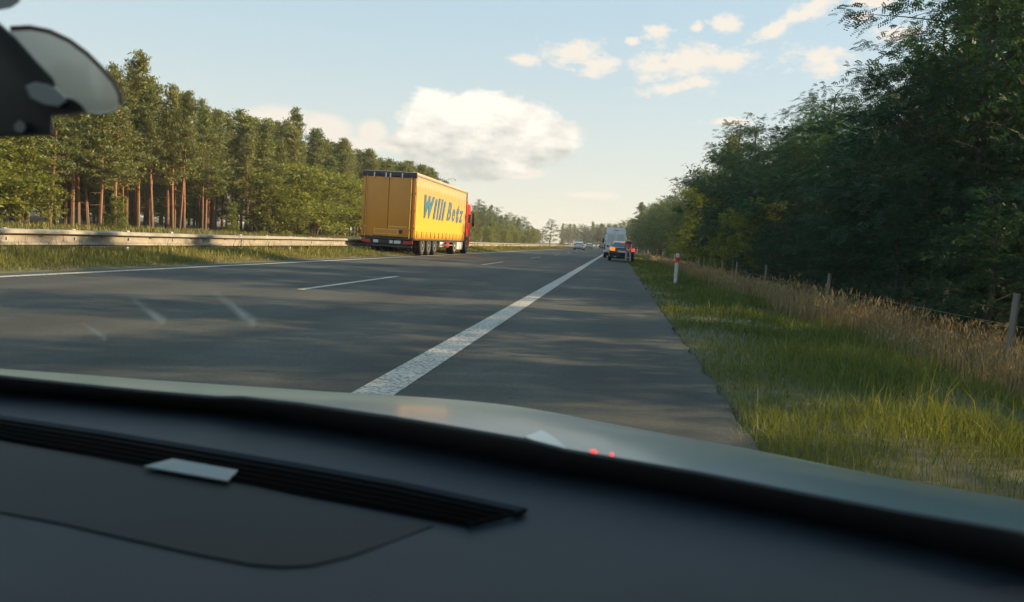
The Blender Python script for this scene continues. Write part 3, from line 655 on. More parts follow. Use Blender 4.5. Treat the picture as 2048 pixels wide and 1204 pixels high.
# ------------------------------------------------------------------ grass (uncountable: stuff)
def blades(name, x, y, h, w, material, lean=.35, tintbase=None, seed=0, seedhead=False):
    rng = np.random.default_rng(seed); n = len(x); z = gz(x, y) - .02; base = np.stack([x, y, z], 1)
    a = rng.uniform(0, 2 * PI, n); s = np.stack([np.cos(a), np.sin(a), np.zeros(n)], 1) * w[:, None] * .5
    b = rng.uniform(0, 2 * PI, n); ln = rng.uniform(.1, 1, n) * lean; dd = np.stack([np.cos(b), np.sin(b), np.zeros(n)], 1)
    mid = base + dd * (h * ln * .35)[:, None] + np.stack([0 * h, 0 * h, h * .58], 1)
    tip = base + dd * (h * ln)[:, None] + np.stack([0 * h, 0 * h, h * (1 - ln * .25)], 1)
    V = np.stack([base - s, base + s, mid + s * .75, mid - s * .75, tip], 1)
    i = np.arange(n)[:, None] * 5
    Fc = np.concatenate([i + np.array([[0, 1, 2]]), i + np.array([[0, 2, 3]]), i + np.array([[3, 2, 4]])], 1).reshape(-1, 3)
    ti = np.repeat(np.clip((tintbase if tintbase is not None else .4) + rng.uniform(-.35, .35, n), 0, 1), 3)
    V = V.reshape(-1, 3)
    if seedhead:
        m = rng.random(n) < .55; t = tip[m]; k = len(t); up_ = unit(tip[m] - mid[m]); sl = (h[m] * rng.uniform(.10, .16, k))[:, None]; sw = perp(up_, rng) * (w[m] * 1.15)[:, None]
        V2 = np.stack([t - up_ * sl, t - up_ * sl * .4 + sw, t + up_ * sl * .3, t - up_ * sl * .4 - sw], 1).reshape(-1, 3)
        j = np.arange(k)[:, None] * 4 + len(V); F2 = np.concatenate([j + np.array([[0, 1, 2]]), j + np.array([[0, 2, 3]])], 1).reshape(-1, 3)
        V = np.concatenate([V, V2]); Fc = np.concatenate([Fc, F2]); ti = np.concatenate([ti, np.full(2 * k, .9)])
    return tag(link(name, np_mesh(name, V, Fc, material, ti)), kind='stuff')
def scatter(rng, n, x0, x1, y0, y1, power):
    """denser near the camera"""
    t = rng.random(n); y = (y0 ** (1 - power) + t * (y1 ** (1 - power) - y0 ** (1 - power))) ** (1 / (1 - power))
    return rng.uniform(x0, x1, n), y
def noise2(x, y, s, seed=0):
    r = np.random.default_rng(seed); v = 0
    for k in range(5):
        a = r.uniform(0, 6.28); f = s * r.uniform(.6, 2.2); v = v + np.sin((x * math.cos(a) + y * math.sin(a)) * f + r.uniform(0, 6.28))
    return v / 5
def build_grass():
    rng = np.random.default_rng(77)
    # right verge, green
    x, y = scatter(rng, 210000, .72, 6.4, 2.0, 110, 1.45)
    nn = noise2(x, y, 1.8, 1); dens = np.clip(1.25 - .14 * np.maximum(x - 2.6, 0), 0, 1) * np.clip(.75 + nn, .25, 1)
    edge = .76 + .12 * np.abs(noise2(y * 3, y, 1.0, 5)); k = (rng.random(len(x)) < dens) & (x > edge); x, y, nn = x[k], y[k], nn[k]
    h = (.05 + .085 * np.clip((x - .8) / 1.6, 0, 1) + .07 * np.clip(nn, 0, 1)) * rng.uniform(.5, 1.5, len(x)); tall = rng.random(len(x)) < .05; h[tall] *= 2.1
    w = np.maximum(.0042, y * .0009) * rng.uniform(.7, 1.4, len(x))
    blades('grass', x + bend(y), y, h, w, M['grass'], .75, .38 + .25 * noise2(x, y, .9, 9), 2)
    # dry tall grass between verge and fence
    x, y = scatter(rng, 110000, 2.4, 7.4, 2.6, 110, 1.35)
    nn = noise2(x, y, 1.3, 12); lo = 3.7 + .55 * noise2(y, y, .7, 6) - .35 * np.clip((y - 12) / 20, 0, 1)
    dens = np.clip((x - lo) / .9, 0, 1) * np.clip(.6 + .9 * nn, .15, 1); k = rng.random(len(x)) < dens; x, y, nn = x[k], y[k], nn[k]
    h = (.40 + .26 * np.clip(nn, -1, 1)) * rng.uniform(.55, 1.45, len(x)); w = np.maximum(.0035, y * .0006) * rng.uniform(.7, 1.3, len(x))
    blades('dry_grass', x + bend(y), y, h, w, M['dry'], .38, .45 + .3 * noise2(x, y, .8, 19), 3, True)
    # median grass on the left, sunlit
    x, y = scatter(rng, 120000, -13.6, -9.72, 6, 190, 1.25)
    nn = noise2(x, y, 1.6, 21); k = (rng.random(len(x)) < np.clip(.75 + nn, .3, 1)) & (x < -9.8 - .12 * np.abs(noise2(y * 2, y, 1.0, 31)))
    x, y, nn = x[k], y[k], nn[k]; tk = np.clip((-9.9 - x) / 1.6, 0, 1)
    h = (.06 + .16 * tk + .12 * tk * np.clip(nn, 0, 1)) * rng.uniform(.5, 1.5, len(x)); tall = rng.random(len(x)) < .03; h[tall] *= 1.9
    under = (y > 34) & (y < 52); h[under] *= .7
    w = np.maximum(.007, y * .0008) * rng.uniform(.7, 1.3, len(x))
    blades('median_grass', x + bend(y), y, h, w, M['grass_left'], .7, .45 + .35 * noise2(x, y, .6, 41), 5)
    # forest edge grass across the opposite road
    x = rng.uniform(-33, -26.5, 30000); y = rng.uniform(20, 170, 30000)
    blades('forest_edge_grass', x, y, rng.uniform(.15, .55, 30000), np.full(30000, .05), M['grass_left'], .5, .4 + .3 * noise2(x, y, .4, 51), 6)
    # loose grit and crumbs along the ragged asphalt edge
    n = 700; y = rng.uniform(2.5, 22, n); x = .86 + rng.normal(size=n) * .06; s = rng.uniform(.003, .010, n)
    c = np.stack([x, y, gz(x, y) * 0 + .004], 1); V = []
    for dx, dyy, dz in ((1, 0, 0), (-.5, .9, 0), (-.5, -.9, 0), (0, 0, 1)): V.append(c + np.stack([dx * s, dyy * s, dz * s * .8], 1))
    V = np.stack(V, 1).reshape(-1, 3); i = np.arange(n)[:, None] * 4
    Fc = np.concatenate([i + np.array([[0, 1, 3]]), i + np.array([[1, 2, 3]]), i + np.array([[2, 0, 3]])], 1).reshape(-1, 3)
    tag(link('gravel', np_mesh('gravel', V, Fc, M['soil'])), kind='stuff')
build_grass()

# ------------------------------------------------------------------ fence and marker post
fence = empty('fence', (5.5, 30, 0), 0, 'old wire fence with weathered posts in front of the shaded forest', 'fence')
fr = random.Random(2); tops = []
for y in [4.0, 11.4, 21.1, 29.5, 36.5] + [40 + 3.0 * i for i in range(16)]:
    x = 5.5 + fr.uniform(-.08, .08); z0 = gzf(x, y); H = .72 - z0 + fr.uniform(-.05, .05); l = fr.uniform(-.03, .05)
    if y > 39: x += .25
    q = MB(); r0 = .05 if y < 39 else .045
    q.tube([(0, 0, -.25), (l * .5, 0, H * .5), (l, 0, H)], [r0, r0 * .96, r0 * .9], 8); o = q.build('post', M['wood'] if y < 39 else M['concrete'], fence, True)
    o.location = (x - 5.5, y - 30, z0); tops.append((x, y, z0, H))
for k in (.35, .62):
    q = MB(); q.tube([(x - 5.5 + .05, y - 30, z0 + H * k) for x, y, z0, H in tops], .0025, 3); q.build('wire', M['zinc_post'], fence)
def marker_post(x, y, label):
    p = empty('marker_post', (x, y, gzf(x, y)), 0, label, 'marker post')
    p.rotation_euler = (0, .02, 0)
    def ring(z, w=.06, d=.045): return [(w * a, d * b, z) for a, b in ((-1, -.4), (-.6, -1), (.6, -1), (1, -.4), (1, 1), (-1, 1))]
    MB().loft([ring(-.05), ring(.70)]).build('post_body', M['whiteplastic'], p)
    MB().loft([ring(.70, .062, .047), ring(.885, .062, .047)]).build('red_band', M['redrefl'], p)
    MB().loft([ring(.885), ring(.985), [(a * .8, b * .8, c) for a, b, c in ring(1.0)]]).build('post_cap', M['whiteplastic'], p)
    for s in (-1, 1): MB().box(s * .022 - .016, s * .022 + .016, -.052, -.0475, .80 - (.03 if s < 0 else 0), .85).build('reflector', M['redlamp'], p)
marker_post(1.98, 25.8, 'white roadside marker post with a red band standing in the verge grass')
#%%VEHICLES
# ------------------------------------------------------------------ articulated truck
def curtain_mat():
    m = mat('curtain_side', (.86, .45, .025), .45); nt = m.node_tree; N = nt.nodes; L = nt.links; b = N['Principled BSDF']
    tc = N.new('ShaderNodeTexCoord'); sp = N.new('ShaderNodeSeparateXYZ'); L.new(tc.outputs['Object'], sp.inputs[0])
    mp = N.new('ShaderNodeMapping'); mp.inputs['Scale'].default_value = (1, 3.5, .35); L.new(tc.outputs['Object'], mp.inputs[0])
    n = N.new('ShaderNodeTexNoise'); n.inputs['Scale'].default_value = 1.2; n.inputs['Detail'].default_value = 6; L.new(mp.outputs[0], n.inputs['Vector'])
    a = N.new('ShaderNodeMath'); a.operation = 'MULTIPLY_ADD'; a.inputs[1].default_value = 2.2; L.new(n.outputs['Fac'], a.inputs[0]); L.new(sp.outputs['Z'], a.inputs[2])
    r = N.new('ShaderNodeMapRange'); r.inputs['From Min'].default_value = 2.9; r.inputs['From Max'].default_value = 4.4; L.new(a.outputs[0], r.inputs['Value'])
    mx = N.new('ShaderNodeMix'); mx.data_type = 'RGBA'; mx.inputs['A'].default_value = (.74, .365, .035, 1); mx.inputs['B'].default_value = (.46, .28, .11, 1)
    L.new(r.outputs[0], mx.inputs['Factor']); L.new(mx.outputs['Result'], b.inputs['Base Color'])
    w = N.new('ShaderNodeTexWave'); w.bands_direction = 'Y'; w.inputs['Scale'].default_value = .55; w.inputs['Distortion'].default_value = 1.5; w.inputs['Detail'].default_value = 2; L.new(tc.outputs['Object'], w.inputs['Vector'])
    bp = N.new('ShaderNodeBump'); bp.inputs['Strength'].default_value = .5; bp.inputs['Distance'].default_value = .03; L.new(w.outputs['Fac'], bp.inputs['Height']); L.new(bp.outputs[0], b.inputs['Normal'])
    return m
def wheel(parent, x, y, z, r, w, rim_mat, side=1, hub=.6):
    """tyre with rim as its sub-part; side = +1 faces +x"""
    o = MB().lathe([(r * .6, -w / 2), (r * .9, -w / 2), (r * .985, -w * .38), (r, -w * .2), (r, w * .2), (r * .985, w * .38), (r * .9, w / 2), (r * .6, w / 2)], (0, 0, 0), 'x', 28).build('wheel', M['rubber'], parent, True)
    o.location = (x, y, z)
    s = side
    MB().lathe([(r * .60, s * (w * .42)), (r * .60, s * (w * .5 + .004)), (r * .54, s * (w * .5 + .004)), (r * .45, s * w * .28), (r * .2, s * w * .30), (r * .16, s * w * .5), (r * .04, s * w * .52)], (0, 0, 0), 'x', 20).build('rim', rim_mat, o, True)
    return o
def text_letters(s, size, xs, shear, offset, depth, m, parent, origin, gap=.06, space=.42, width=None):
    """lettering that stands a few millimetres proud of the surface facing +x, reading along +y"""
    dg = bpy.context.evaluated_depsgraph_get(); pen = 0; items = []
    for ch in s:
        if ch == ' ': pen += space; continue
        c = bpy.data.curves.new('letter', 'FONT'); c.body = ch; c.size = 1; c.shear = shear; c.offset = offset * (.5 if ch in 'eBz' else 1.15); c.extrude = depth; c.resolution_u = 4
        o = bpy.data.objects.new('letter', c); COL.objects.link(o); bpy.context.view_layer.update(); dg = bpy.context.evaluated_depsgraph_get()
        me = bpy.data.meshes.new_from_object(o.evaluated_get(dg)); bpy.data.objects.remove(o); bpy.data.curves.remove(c)
        co = np.empty(len(me.vertices) * 3, dtype=np.float32); me.vertices.foreach_get('co', co); co = co.reshape(-1, 3)
        base = co[:, 0] - co[:, 1] * shear; lo, hi = base.min(), base.max(); items.append((me, co, pen - lo)); pen += hi - lo + gap
    k = (width / pen) if width else xs * size
    for me, co, dx in items:
        q = np.stack([co[:, 2], (co[:, 0] + dx) * k, co[:, 1] * size], 1); me.vertices.foreach_set('co', q.astype(np.float32).ravel()); me.materials.clear(); me.materials.append(m); me.update()
        o = link('letter', me, parent); o.location = origin
def build_truck():
    T = empty('articulated_truck', (-10.66, 35.3, 0), 0, 'parked truck with a red cab and a yellow curtain sided trailer lettered Willi Betz', 'truck')
    W = 1.27; LEN = 12.15
    # trailer box
    tr = MB().box(-W, W - .02, .06, LEN, 1.02, 3.76, .02).build('trailer_body', M['yellow_door'], T, True)
    cu = MB(); ny = 60; v = []; f = []
    rr = random.Random(6)
    for i in range(ny + 1):
        y = .10 + (LEN - .18) * i / ny; b = .010 * math.sin(i * 1.3) + rr.uniform(-.004, .004)
        for z, k in ((.80, 1.2), (1.1, 1), (2.2, .8), (3.2, .6), (3.72, 0)): v.append((W + .012 + b * k, y, z))
    for i in range(ny):
        for j in range(4): a = i * 5 + j; f.append((a, a + 5, a + 6, a + 1))
    cu.add(v, f); cu_o = cu.build('side_curtain', curtain_mat(), T, True); md = cu_o.modifiers.new('thick', 'SOLIDIFY'); md.thickness = .01; md.offset = -1
    text_letters('Willi Betz', 1.42, 1, .38, .050, .006, M['blue_print'], cu_o, (W + .034, 1.15, 1.93), gap=.17, space=.30, width=10.1)
    MB().box(W - .03, W + .045, .02, LEN + .02, 3.72, 3.80, .008).build('roof_rail', M['alu'], T)
    MB().box(-W - .02, W + .02, .0, LEN + .02, 3.80, 3.88, .02).build('roof_tarpaulin', mat('pale_roof', (.50, .38, .22), .6, var=.15), T, True)
    MB().box(W - .02, W + .05, LEN - .02, LEN + .12, .85, 3.84, .03).build('front_corner_post', M['tarp'], T, True)
    for i in range(26):
        y = .45 + i * (LEN - .8) / 25
        MB().box(W + .03, W + .045, y - .022, y + .022, .86, 1.18).build('strap', M['faded'] if i % 2 else M['chassis'], T)
    MB().box(W - .06, W + .03, .06, LEN, .74, .82, .006).build('side_rail', M['chassis'], T)
    # rear portal
    MB().box(-W - .03, W + .03, -.06, .06, 3.62, 3.86, .02).build('rear_header', M['tarp'], T, True)
    for x in (-.72, -.16, .05, .62): MB().box(x - .03, x + .03, -.10, -.05, 3.56, 3.80, .01).build('door_hook', M['alu'], T)
    for sgn in (-1, 1):
        MB().box(sgn * W - (.0 if sgn < 0 else .14), sgn * W + (.14 if sgn < 0 else 0), -.02, .05, .84, 3.62, .015).build('rear_post', M['yellow_door'], T, True)
        a, b = (.012, W - .17) if sgn > 0 else (-W + .17, -.012)
        d = MB().box(a, b, -.045, .04, .86, 3.61, .012).build('rear_door', M['yellow_door'], T, True)
        MB().tube([(sgn * (W - .20), -.07, .80), (sgn * (W - .20), -.07, 3.66)], .016, 6).build('lock_bar', M['faded'], d)
        MB().box(sgn * (W - .20) - .05, sgn * (W - .20) + .05, -.09, -.06, 1.25, 1.29).build('door_handle', M['alu'], d)
        for z in (1.3, 2.1, 2.9): MB().box(sgn * W - .05, sgn * W + .05, -.055, -.03, z - .05, z + .05).build('hinge', M['yellow_door'], d)
    MB().box(-.62, .52, -.058, -.047, .95, 1.20).build('marking_frame', M['faded'], T)
    MB().box(-.59, .49, -.062, -.056, .98, 1.17).build('marking_plate', M['yellow_door'], T)
    MB().lathe([(.001, -.066), (.095, -.066), (.095, -.05), (.001, -.05)], (.66, 0, 1.1), 'y', 20).build('round_sign', M['chassis'], T)
    for i in range(9): MB().box(.05 + i * .1, .11 + i * .1, -.052, -.046, 1.28 + (.02 if i % 3 else 0), 1.36).build('door_mark', M['faded'], T)
    # chassis, bumper, lamps
    MB().box(-W, W, -.03, .12, .73, .84, .01).build('rear_beam', M['chassis'], T)
    MB().box(-.5, -.36, .1, LEN - 1, .72, 1.0).box(.36, .5, .1, LEN - 1, .72, 1.0).build('chassis_beam', M['chassis'], T)
    MB().box(-W + .05, W - .06, -.02, .07, .36, .47, .015).build('bumper_bar', M['chassis'], T)
    for x in (-.7, .7): MB().box(x - .04, x + .04, .0, .07, .47, .73).build('bumper_bracket', M['chassis'], T)
    MB().box(-1.1, .95, .02, .06, .50, .72, .01).build('lamp_carrier', M['chassis'], T)
    for a, b in ((-.72, -.42), (.12, .28), (.34, .66)): MB().box(a, b, -.0, .02, .54, .68, .005).build('number_plate', M['plate'], T)
    MB().box(-.36, .08, .0, .02, .53, .69).build('grid_panel', M['black'], T)
    for s in (-1, 1):
        MB().box(s * .78, s * 1.16, -.01, .03, .53, .68, .01).build('tail_light', M['redlamp'], T)
        MB().box(s * 1.16, s * 1.24, -.02, .05, .55, .72, .01).build('side_marker', M['redlamp'], T)
        MB().box(s * .72, s * 1.22, .55, .565, .30, .74).build('mudflap', M['rubber'], T)
    for y in (1.9, 3.2, 4.5):
        MB().tube([(-1.1, y, .50), (1.1, y, .50)], .07, 8).build('axle', M['chassis'], T)
        for s in (-1, 1): wheel(T, s * 1.06, y, .50, .50, .36, M['alu'], s)
    for s in (-1, 1):
        MB().box(s * .9, s * 1.24, 5.7, 6.75, .42, .78, .04).build('storage_box', M['white'], T, True)
        MB().box(s * 1.20, s * 1.24, 5.5, 9.0, .50, .56).box(s * 1.20, s * 1.24, 5.5, 9.0, .70, .75).build('side_guard', M['alu'], T)
        MB().tube([(s * .7, 7.1, .18), (s * .7, 7.1, .95)], .06, 8).build('landing_leg', M['chassis'], T)
        MB().box(s * .78, s * 1.2, 7.4, 8.3, .38, .82, .06).build('red_tank', M['red'], T, True)
        # tractor unit
        wheel(T, s * 1.04, 9.5, .51, .51, .42, M['white'], s)
        MB().box(s * .85, s * 1.24, 10.25, 11.05, .26, .98, .09).build('side_skirt', M['white'], T, True)
        MB().box(s * .85, s * 1.24, 11.15, 12.0, .24, .98, .09).build('side_skirt', M['white'], T, True)
        wheel(T, s * 1.05, 13.2, .51, .51, .34, M['alu'], s)
    MB().box(-.42, .42, 8.8, 14.2, .55, .95).build('tractor_chassis', M['chassis'], T)
    def ring(y, w, z0, z1, c=.12): return [(-w, y, z0 + c), (-w + c, y, z0), (w - c, y, z0), (w, y, z0 + c), (w, y, z1 - c), (w - c, y, z1), (-w + c, y, z1), (-w, y, z1 - c)]
    cab = MB().loft([ring(12.55, 1.22, .95, 3.15), ring(12.7, 1.25, .95, 3.2), ring(13.7, 1.25, .95, 3.2), ring(14.2, 1.22, .55, 2.95), ring(14.4, 1.15, .40, 2.6), ring(14.48, 1.05, .40, 1.9)]).build('cab', M['red'], T, True)
    MB().loft([ring(12.5, 1.20, 3.18, 3.78, .1), ring(12.9, 1.18, 3.18, 3.66, .1), ring(13.7, 1.1, 3.18, 3.42, .08), ring(14.1, 1.0, 3.16, 3.24, .02)]).build('roof_deflector', M['red'], T, True)
    for s in (-1, 1):
        MB().box(s * 1.19, s * 1.235, 12.28, 12.7, 1.0, 3.75, .02).build('side_deflector', M['red'], T, True)
        d = MB().box(s * 1.24, s * 1.262, 13.0, 13.95, 1.15, 2.55, .01).build('cab_door', M['red'], T)
        MB().box(s * 1.26, s * 1.272, 13.1, 13.9, 1.95, 2.5, .005).build('side_window', M['glass'], d)
        MB().box(s * 1.26, s * 1.285, 13.05, 13.2, 1.62, 1.68).build('handle', M['black'], d)
        mi = MB().box(s * 1.34, s * 1.50, 13.95, 14.07, 1.75, 2.62, .05).build('side_mirror', M['black'], T, True)
        MB().tube([(s * 1.2, 14.0, 2.6), (s * 1.4, 14.02, 2.72), (s * 1.42, 14.02, 2.55)], .02, 5).build('mirror_arm', M['black'], mi)
        MB().box(s * 1.355, s * 1.485, 13.94, 13.952, 1.98, 2.58).build('mirror_glass', M['glass'], mi)
        MB().box(s * .95, s * 1.26, 12.6, 13.8, .95, 1.08, .03).build('wheel_arch', M['black'], T, True)
    MB().box(-1.05, 1.05, 14.3, 14.49, 1.85, 2.55, .03).build('windscreen', M['glass'], T)
build_truck()

# ------------------------------------------------------------------ cars and van
def rrect(y, w, z0, z1, c, tuck=0.0, taper=0.0):
    """a rounded cross-section of a car body"""
    return [(-w + c + tuck, y, z0), (w - c - tuck, y, z0), (w - tuck, y, z0 + c), (w, y, (z0 * .45 + z1 * .55)), (w - taper, y, z1 - c), (w - taper - c, y, z1), (-w + taper + c, y, z1), (-w + taper, y, z1 - c), (-w, y, (z0 * .45 + z1 * .55)), (-w + tuck, y, z0 + c)]
def car(name, label, cat, loc, paint, kind='sedan', lit=None, group=None, rz=0.0):
    C = empty(name, loc, rz, label, cat, group)
    if kind == 'sedan':   L_, W, H, belt, boot, g = 4.75, .92, 1.45, .96, 1.04, [(.75, .04), (1.25, .62), (2.0, .98), (2.9, 1.0), (3.55, .55), (3.95, .02)]
    elif kind == 'suv':   L_, W, H, belt, boot, g = 4.5, .93, 1.62, 1.02, 1.06, [(.10, .05), (.42, .70), (.95, .98), (2.6, 1.0), (3.2, .55), (3.6, .02)]
    else:                 L_, W, H, belt, boot, g = 4.2, .88, 1.48, .95, 1.0, [(.08, .05), (.40, .70), (.95, .98), (2.4, 1.0), (3.0, .55), (3.4, .02)]
    b = MB().loft([rrect(.0, W * .80, .42, boot - .12, .10, .05, .05), rrect(.07, W * .93, .28, boot - .03, .10, .05, .05), rrect(.35, W, .24, boot, .10, .05, .07), rrect(1.3, W, .20, belt + .04, .10, .04, .06),
                   rrect(3.2, W, .20, belt, .10, .04, .06), rrect(L_ - .7, W * .97, .22, belt - .10, .10, .05, .09), rrect(L_ - .15, W * .86, .26, belt - .27, .10, .06, .1), rrect(L_, W * .70, .36, belt - .38, .08, .05, .05)])
    body = b.build('body', paint, C, True)
    hh = H - belt
    def gr(y, t, k=1.0): w0 = (W - .09) * k; w1 = w0 - .20 * t; zt = belt + hh * t; return [(-w0, y, belt - .03), (w0, y, belt - .03), (w1, y, zt - .05 * t), (w1 - .09, y, zt), (-w1 + .09, y, zt), (-w1, y, zt - .05 * t)]
    MB().loft([gr(y, t) for y, t in g]).build('cabin', paint, C, True)
    (ya, ta), (yb, tb), (yc, tc) = g[0], g[1], g[2]
    # rear window follows the slope of the tail of the cabin, standing a little proud
    def P(sx, y, t, out=.008): w0 = (W - .09) - .20 * t; return (sx * (w0 - .10), y - out, belt + hh * t)
    za = belt + hh * .10
    rw = [P(-1, ya + (yb - ya) * .1 - .01, .1), P(1, ya + (yb - ya) * .1 - .01, .1), P(1, yb + (yc - yb) * .45, .62 if kind == 'sedan' else .84), P(-1, yb + (yc - yb) * .45, .62 if kind == 'sedan' else .84)]
    if kind == 'sedan': rw = [(-.66, ya + .06, belt + .07), (.66, ya + .06, belt + .07), (.55, yb + .18, belt + hh * .76), (-.55, yb + .18, belt + hh * .76)]
    else: rw = [(-W + .22, .12, belt + .03), (W - .22, .12, belt + .03), (W - .32, yb + .14, belt + hh * .84), (-W + .32, yb + .14, belt + hh * .84)]
    MB().prism(rw, (0, -1, .35), .03).build('rear_window', M['glass'], C)
    for s in (-1, 1):
        w0, w1 = W - .088, W - .26
        MB().prism([(s * (w0 - .012), g[1][0] + .15, belt + .02), (s * (w0 - .012), g[4][0] + .1, belt + .02), (s * (w1 + .03), g[3][0] + .2, belt + hh * .86), (s * (w1 + .03), g[2][0] - .15, belt + hh * .86)], (s, 0, .35), .02).build('side_window', M['glass'], C)
        for y in (.88, L_ - .85): wheel(C, s * (W - .11), y, .33, .33, .21, M['alu'], s)
        tl = lit if lit else M['redlamp']
        if lit:
            MB().box(s * (W - (.10 if s < 0 else .26)), s * (W - .46), -.045, .10, boot - .30, boot - .06, .03).build('tail_light', M['amber'], C, True)
            MB().box(s * (W - .47), s * (W - .62), -.04, .06, boot - .23, boot - .12, .02).build('tail_light_inner', M['redlit'] if s > 0 else M['redlamp'], C, True)
            if s > 0: MB().box(W - .25, W - .01, -.042, .2, boot - .30, boot - .08, .02).build('tail_light_corner', M['redlit'], C, True)
        else:
            MB().box(s * (W - .06), s * (W - .34), .0, .16, boot - .24, boot - .06, .03).build('tail_light', M['redlamp'], C, True)
        mi = MB().box(s * (W + .02), s * (W + .20), g[4][0] - .12, g[4][0] + .0, belt + .02, belt + .15, .03).build('side_mirror', paint, C, True)
    MB().box(-.26, .26, -.035, .01, .66 if kind == 'sedan' else .60, .77 if kind == 'sedan' else .71).build('number_plate', M['plate'], C)
    MB().box(-W * .78, W * .78, -.03, .12, .30, .42, .03).build('rear_bumper', M['black'], C, True)
    MB().box(-.5, .5, -.03, .0, boot - .075, boot - .045).build('boot_trim', M['alu'], C)
    if lit: MB().box(-.16, .16, yb + .16, yb + .22, belt + hh * .78, belt + hh * .82).build('brake_light', M['redlit'], C)
    for s in (-1, 1): MB().box(s * .35, s * .52, -.035, .02, .30, .34).build('exhaust', M['alu'], C)
    return C
car('parked_car', 'dark saloon stopped on the shoulder behind the white van with its hazard lights lit', 'car', (.38, 55.2, .003), M['navy'], 'sedan', True, rz=.0)
car('white_car', 'white hatchback driving ahead in the left lane', 'car', (-6.75, 141, .003), M['white'], 'suv')
car('silver_car', 'pale car far down the road beyond the white hatchback', 'car', (-8.1 , 232, .003), M['silver'], 'suv', rz=.0)
car('dark_car', 'dark car far away near the bend, left of the van', 'car', (-5.0, 262, .003), M['greycar'], 'hatch')
car('far_car', 'pale far car at the bend, half hidden beside the van', 'car', (-4.2, 330, .003), M['silver'], 'hatch', rz=.05)
def build_van():
    V = empty('white_van', (-.12, 69.0, .003), 0, 'white high roofed van standing on the shoulder in front of the dark saloon', 'van')
    W = .99
    def s(y, w, z0, z1, lean): return [(-w, y, z0 + .1), (-w + .08, y, z0), (w - .08, y, z0), (w, y, z0 + .1), (w, y, 1.25), (w - lean * .45, y, 2.0), (w - lean, y, z1 - .16), (w - lean - .14, y, z1), (-w + lean + .14, y, z1), (-w + lean, y, z1 - .16), (-w + lean * .45, y, 2.0), (-w, y, 1.25)]
    MB().loft([s(.0, W - .03, .42, 2.58, .17), s(.06, W, .36, 2.68, .16), s(4.6, W, .36, 2.70, .16), s(5.1, W, .36, 2.45, .2)]).build('body', M['white'], V, True)
    MB().loft([s(5.1, W, .36, 2.44, .2), [(x * .96, 5.95, min(z, 1.25 if abs(z) > 1.2 else z)) for x, _, z in s(5.9, W, .36, 1.4, .1)]]).build('bonnet', M['white'], V, True)
    for sg in (-1, 1):
        d = MB().box(sg * .012, sg * (W - .15), -.035, .01, .52, 2.38, .015).build('rear_door', M['white'], V, True)
        for k in (0, 1, 2): MB().box(sg * (W - .17), sg * (W - .08), -.03, .0, .75 + k * .68, .83 + k * .68).build('hinge', M['black'], d)
        MB().box(sg * .10, sg * (W - .28), -.043, -.033, 1.42, 2.12, .004).build('door_panel', mat('white_panel', (.60, .60, .60), .4), d)
        MB().box(sg * (W - .14), sg * (W - .02), -.03, .1, .72, 1.22, .02).build('tail_light', M['redlamp'], V)
        MB().box(sg * (W + .02), sg * (W + .24), 4.75, 4.85, 1.35, 1.72, .03).build('side_mirror', M['black'], V, True)
        for y in (1.0, 4.9): wheel(V, sg * (W - .12), y, .35, .35, .22, M['alu'], sg)
    MB().box(.03, .09, -.06, -.03, 1.18, 1.30).build('door_handle', M['black'], V)
    MB().box(-W + .04, W - .04, -.10, .06, .36, .52, .03).build('rear_bumper', M['black'], V, True)
    MB().box(-.26, .26, -.055, -.035, .60, .71).build('number_plate', M['plate'], V)
    MB().box(-.22, .22, -.03, .02, 2.46, 2.50).build('brake_light', M['redlamp'], V)
    MB().box(-.9, .9, 1, 5, .2, .38).build('underbody', M['chassis'], V)
build_van()

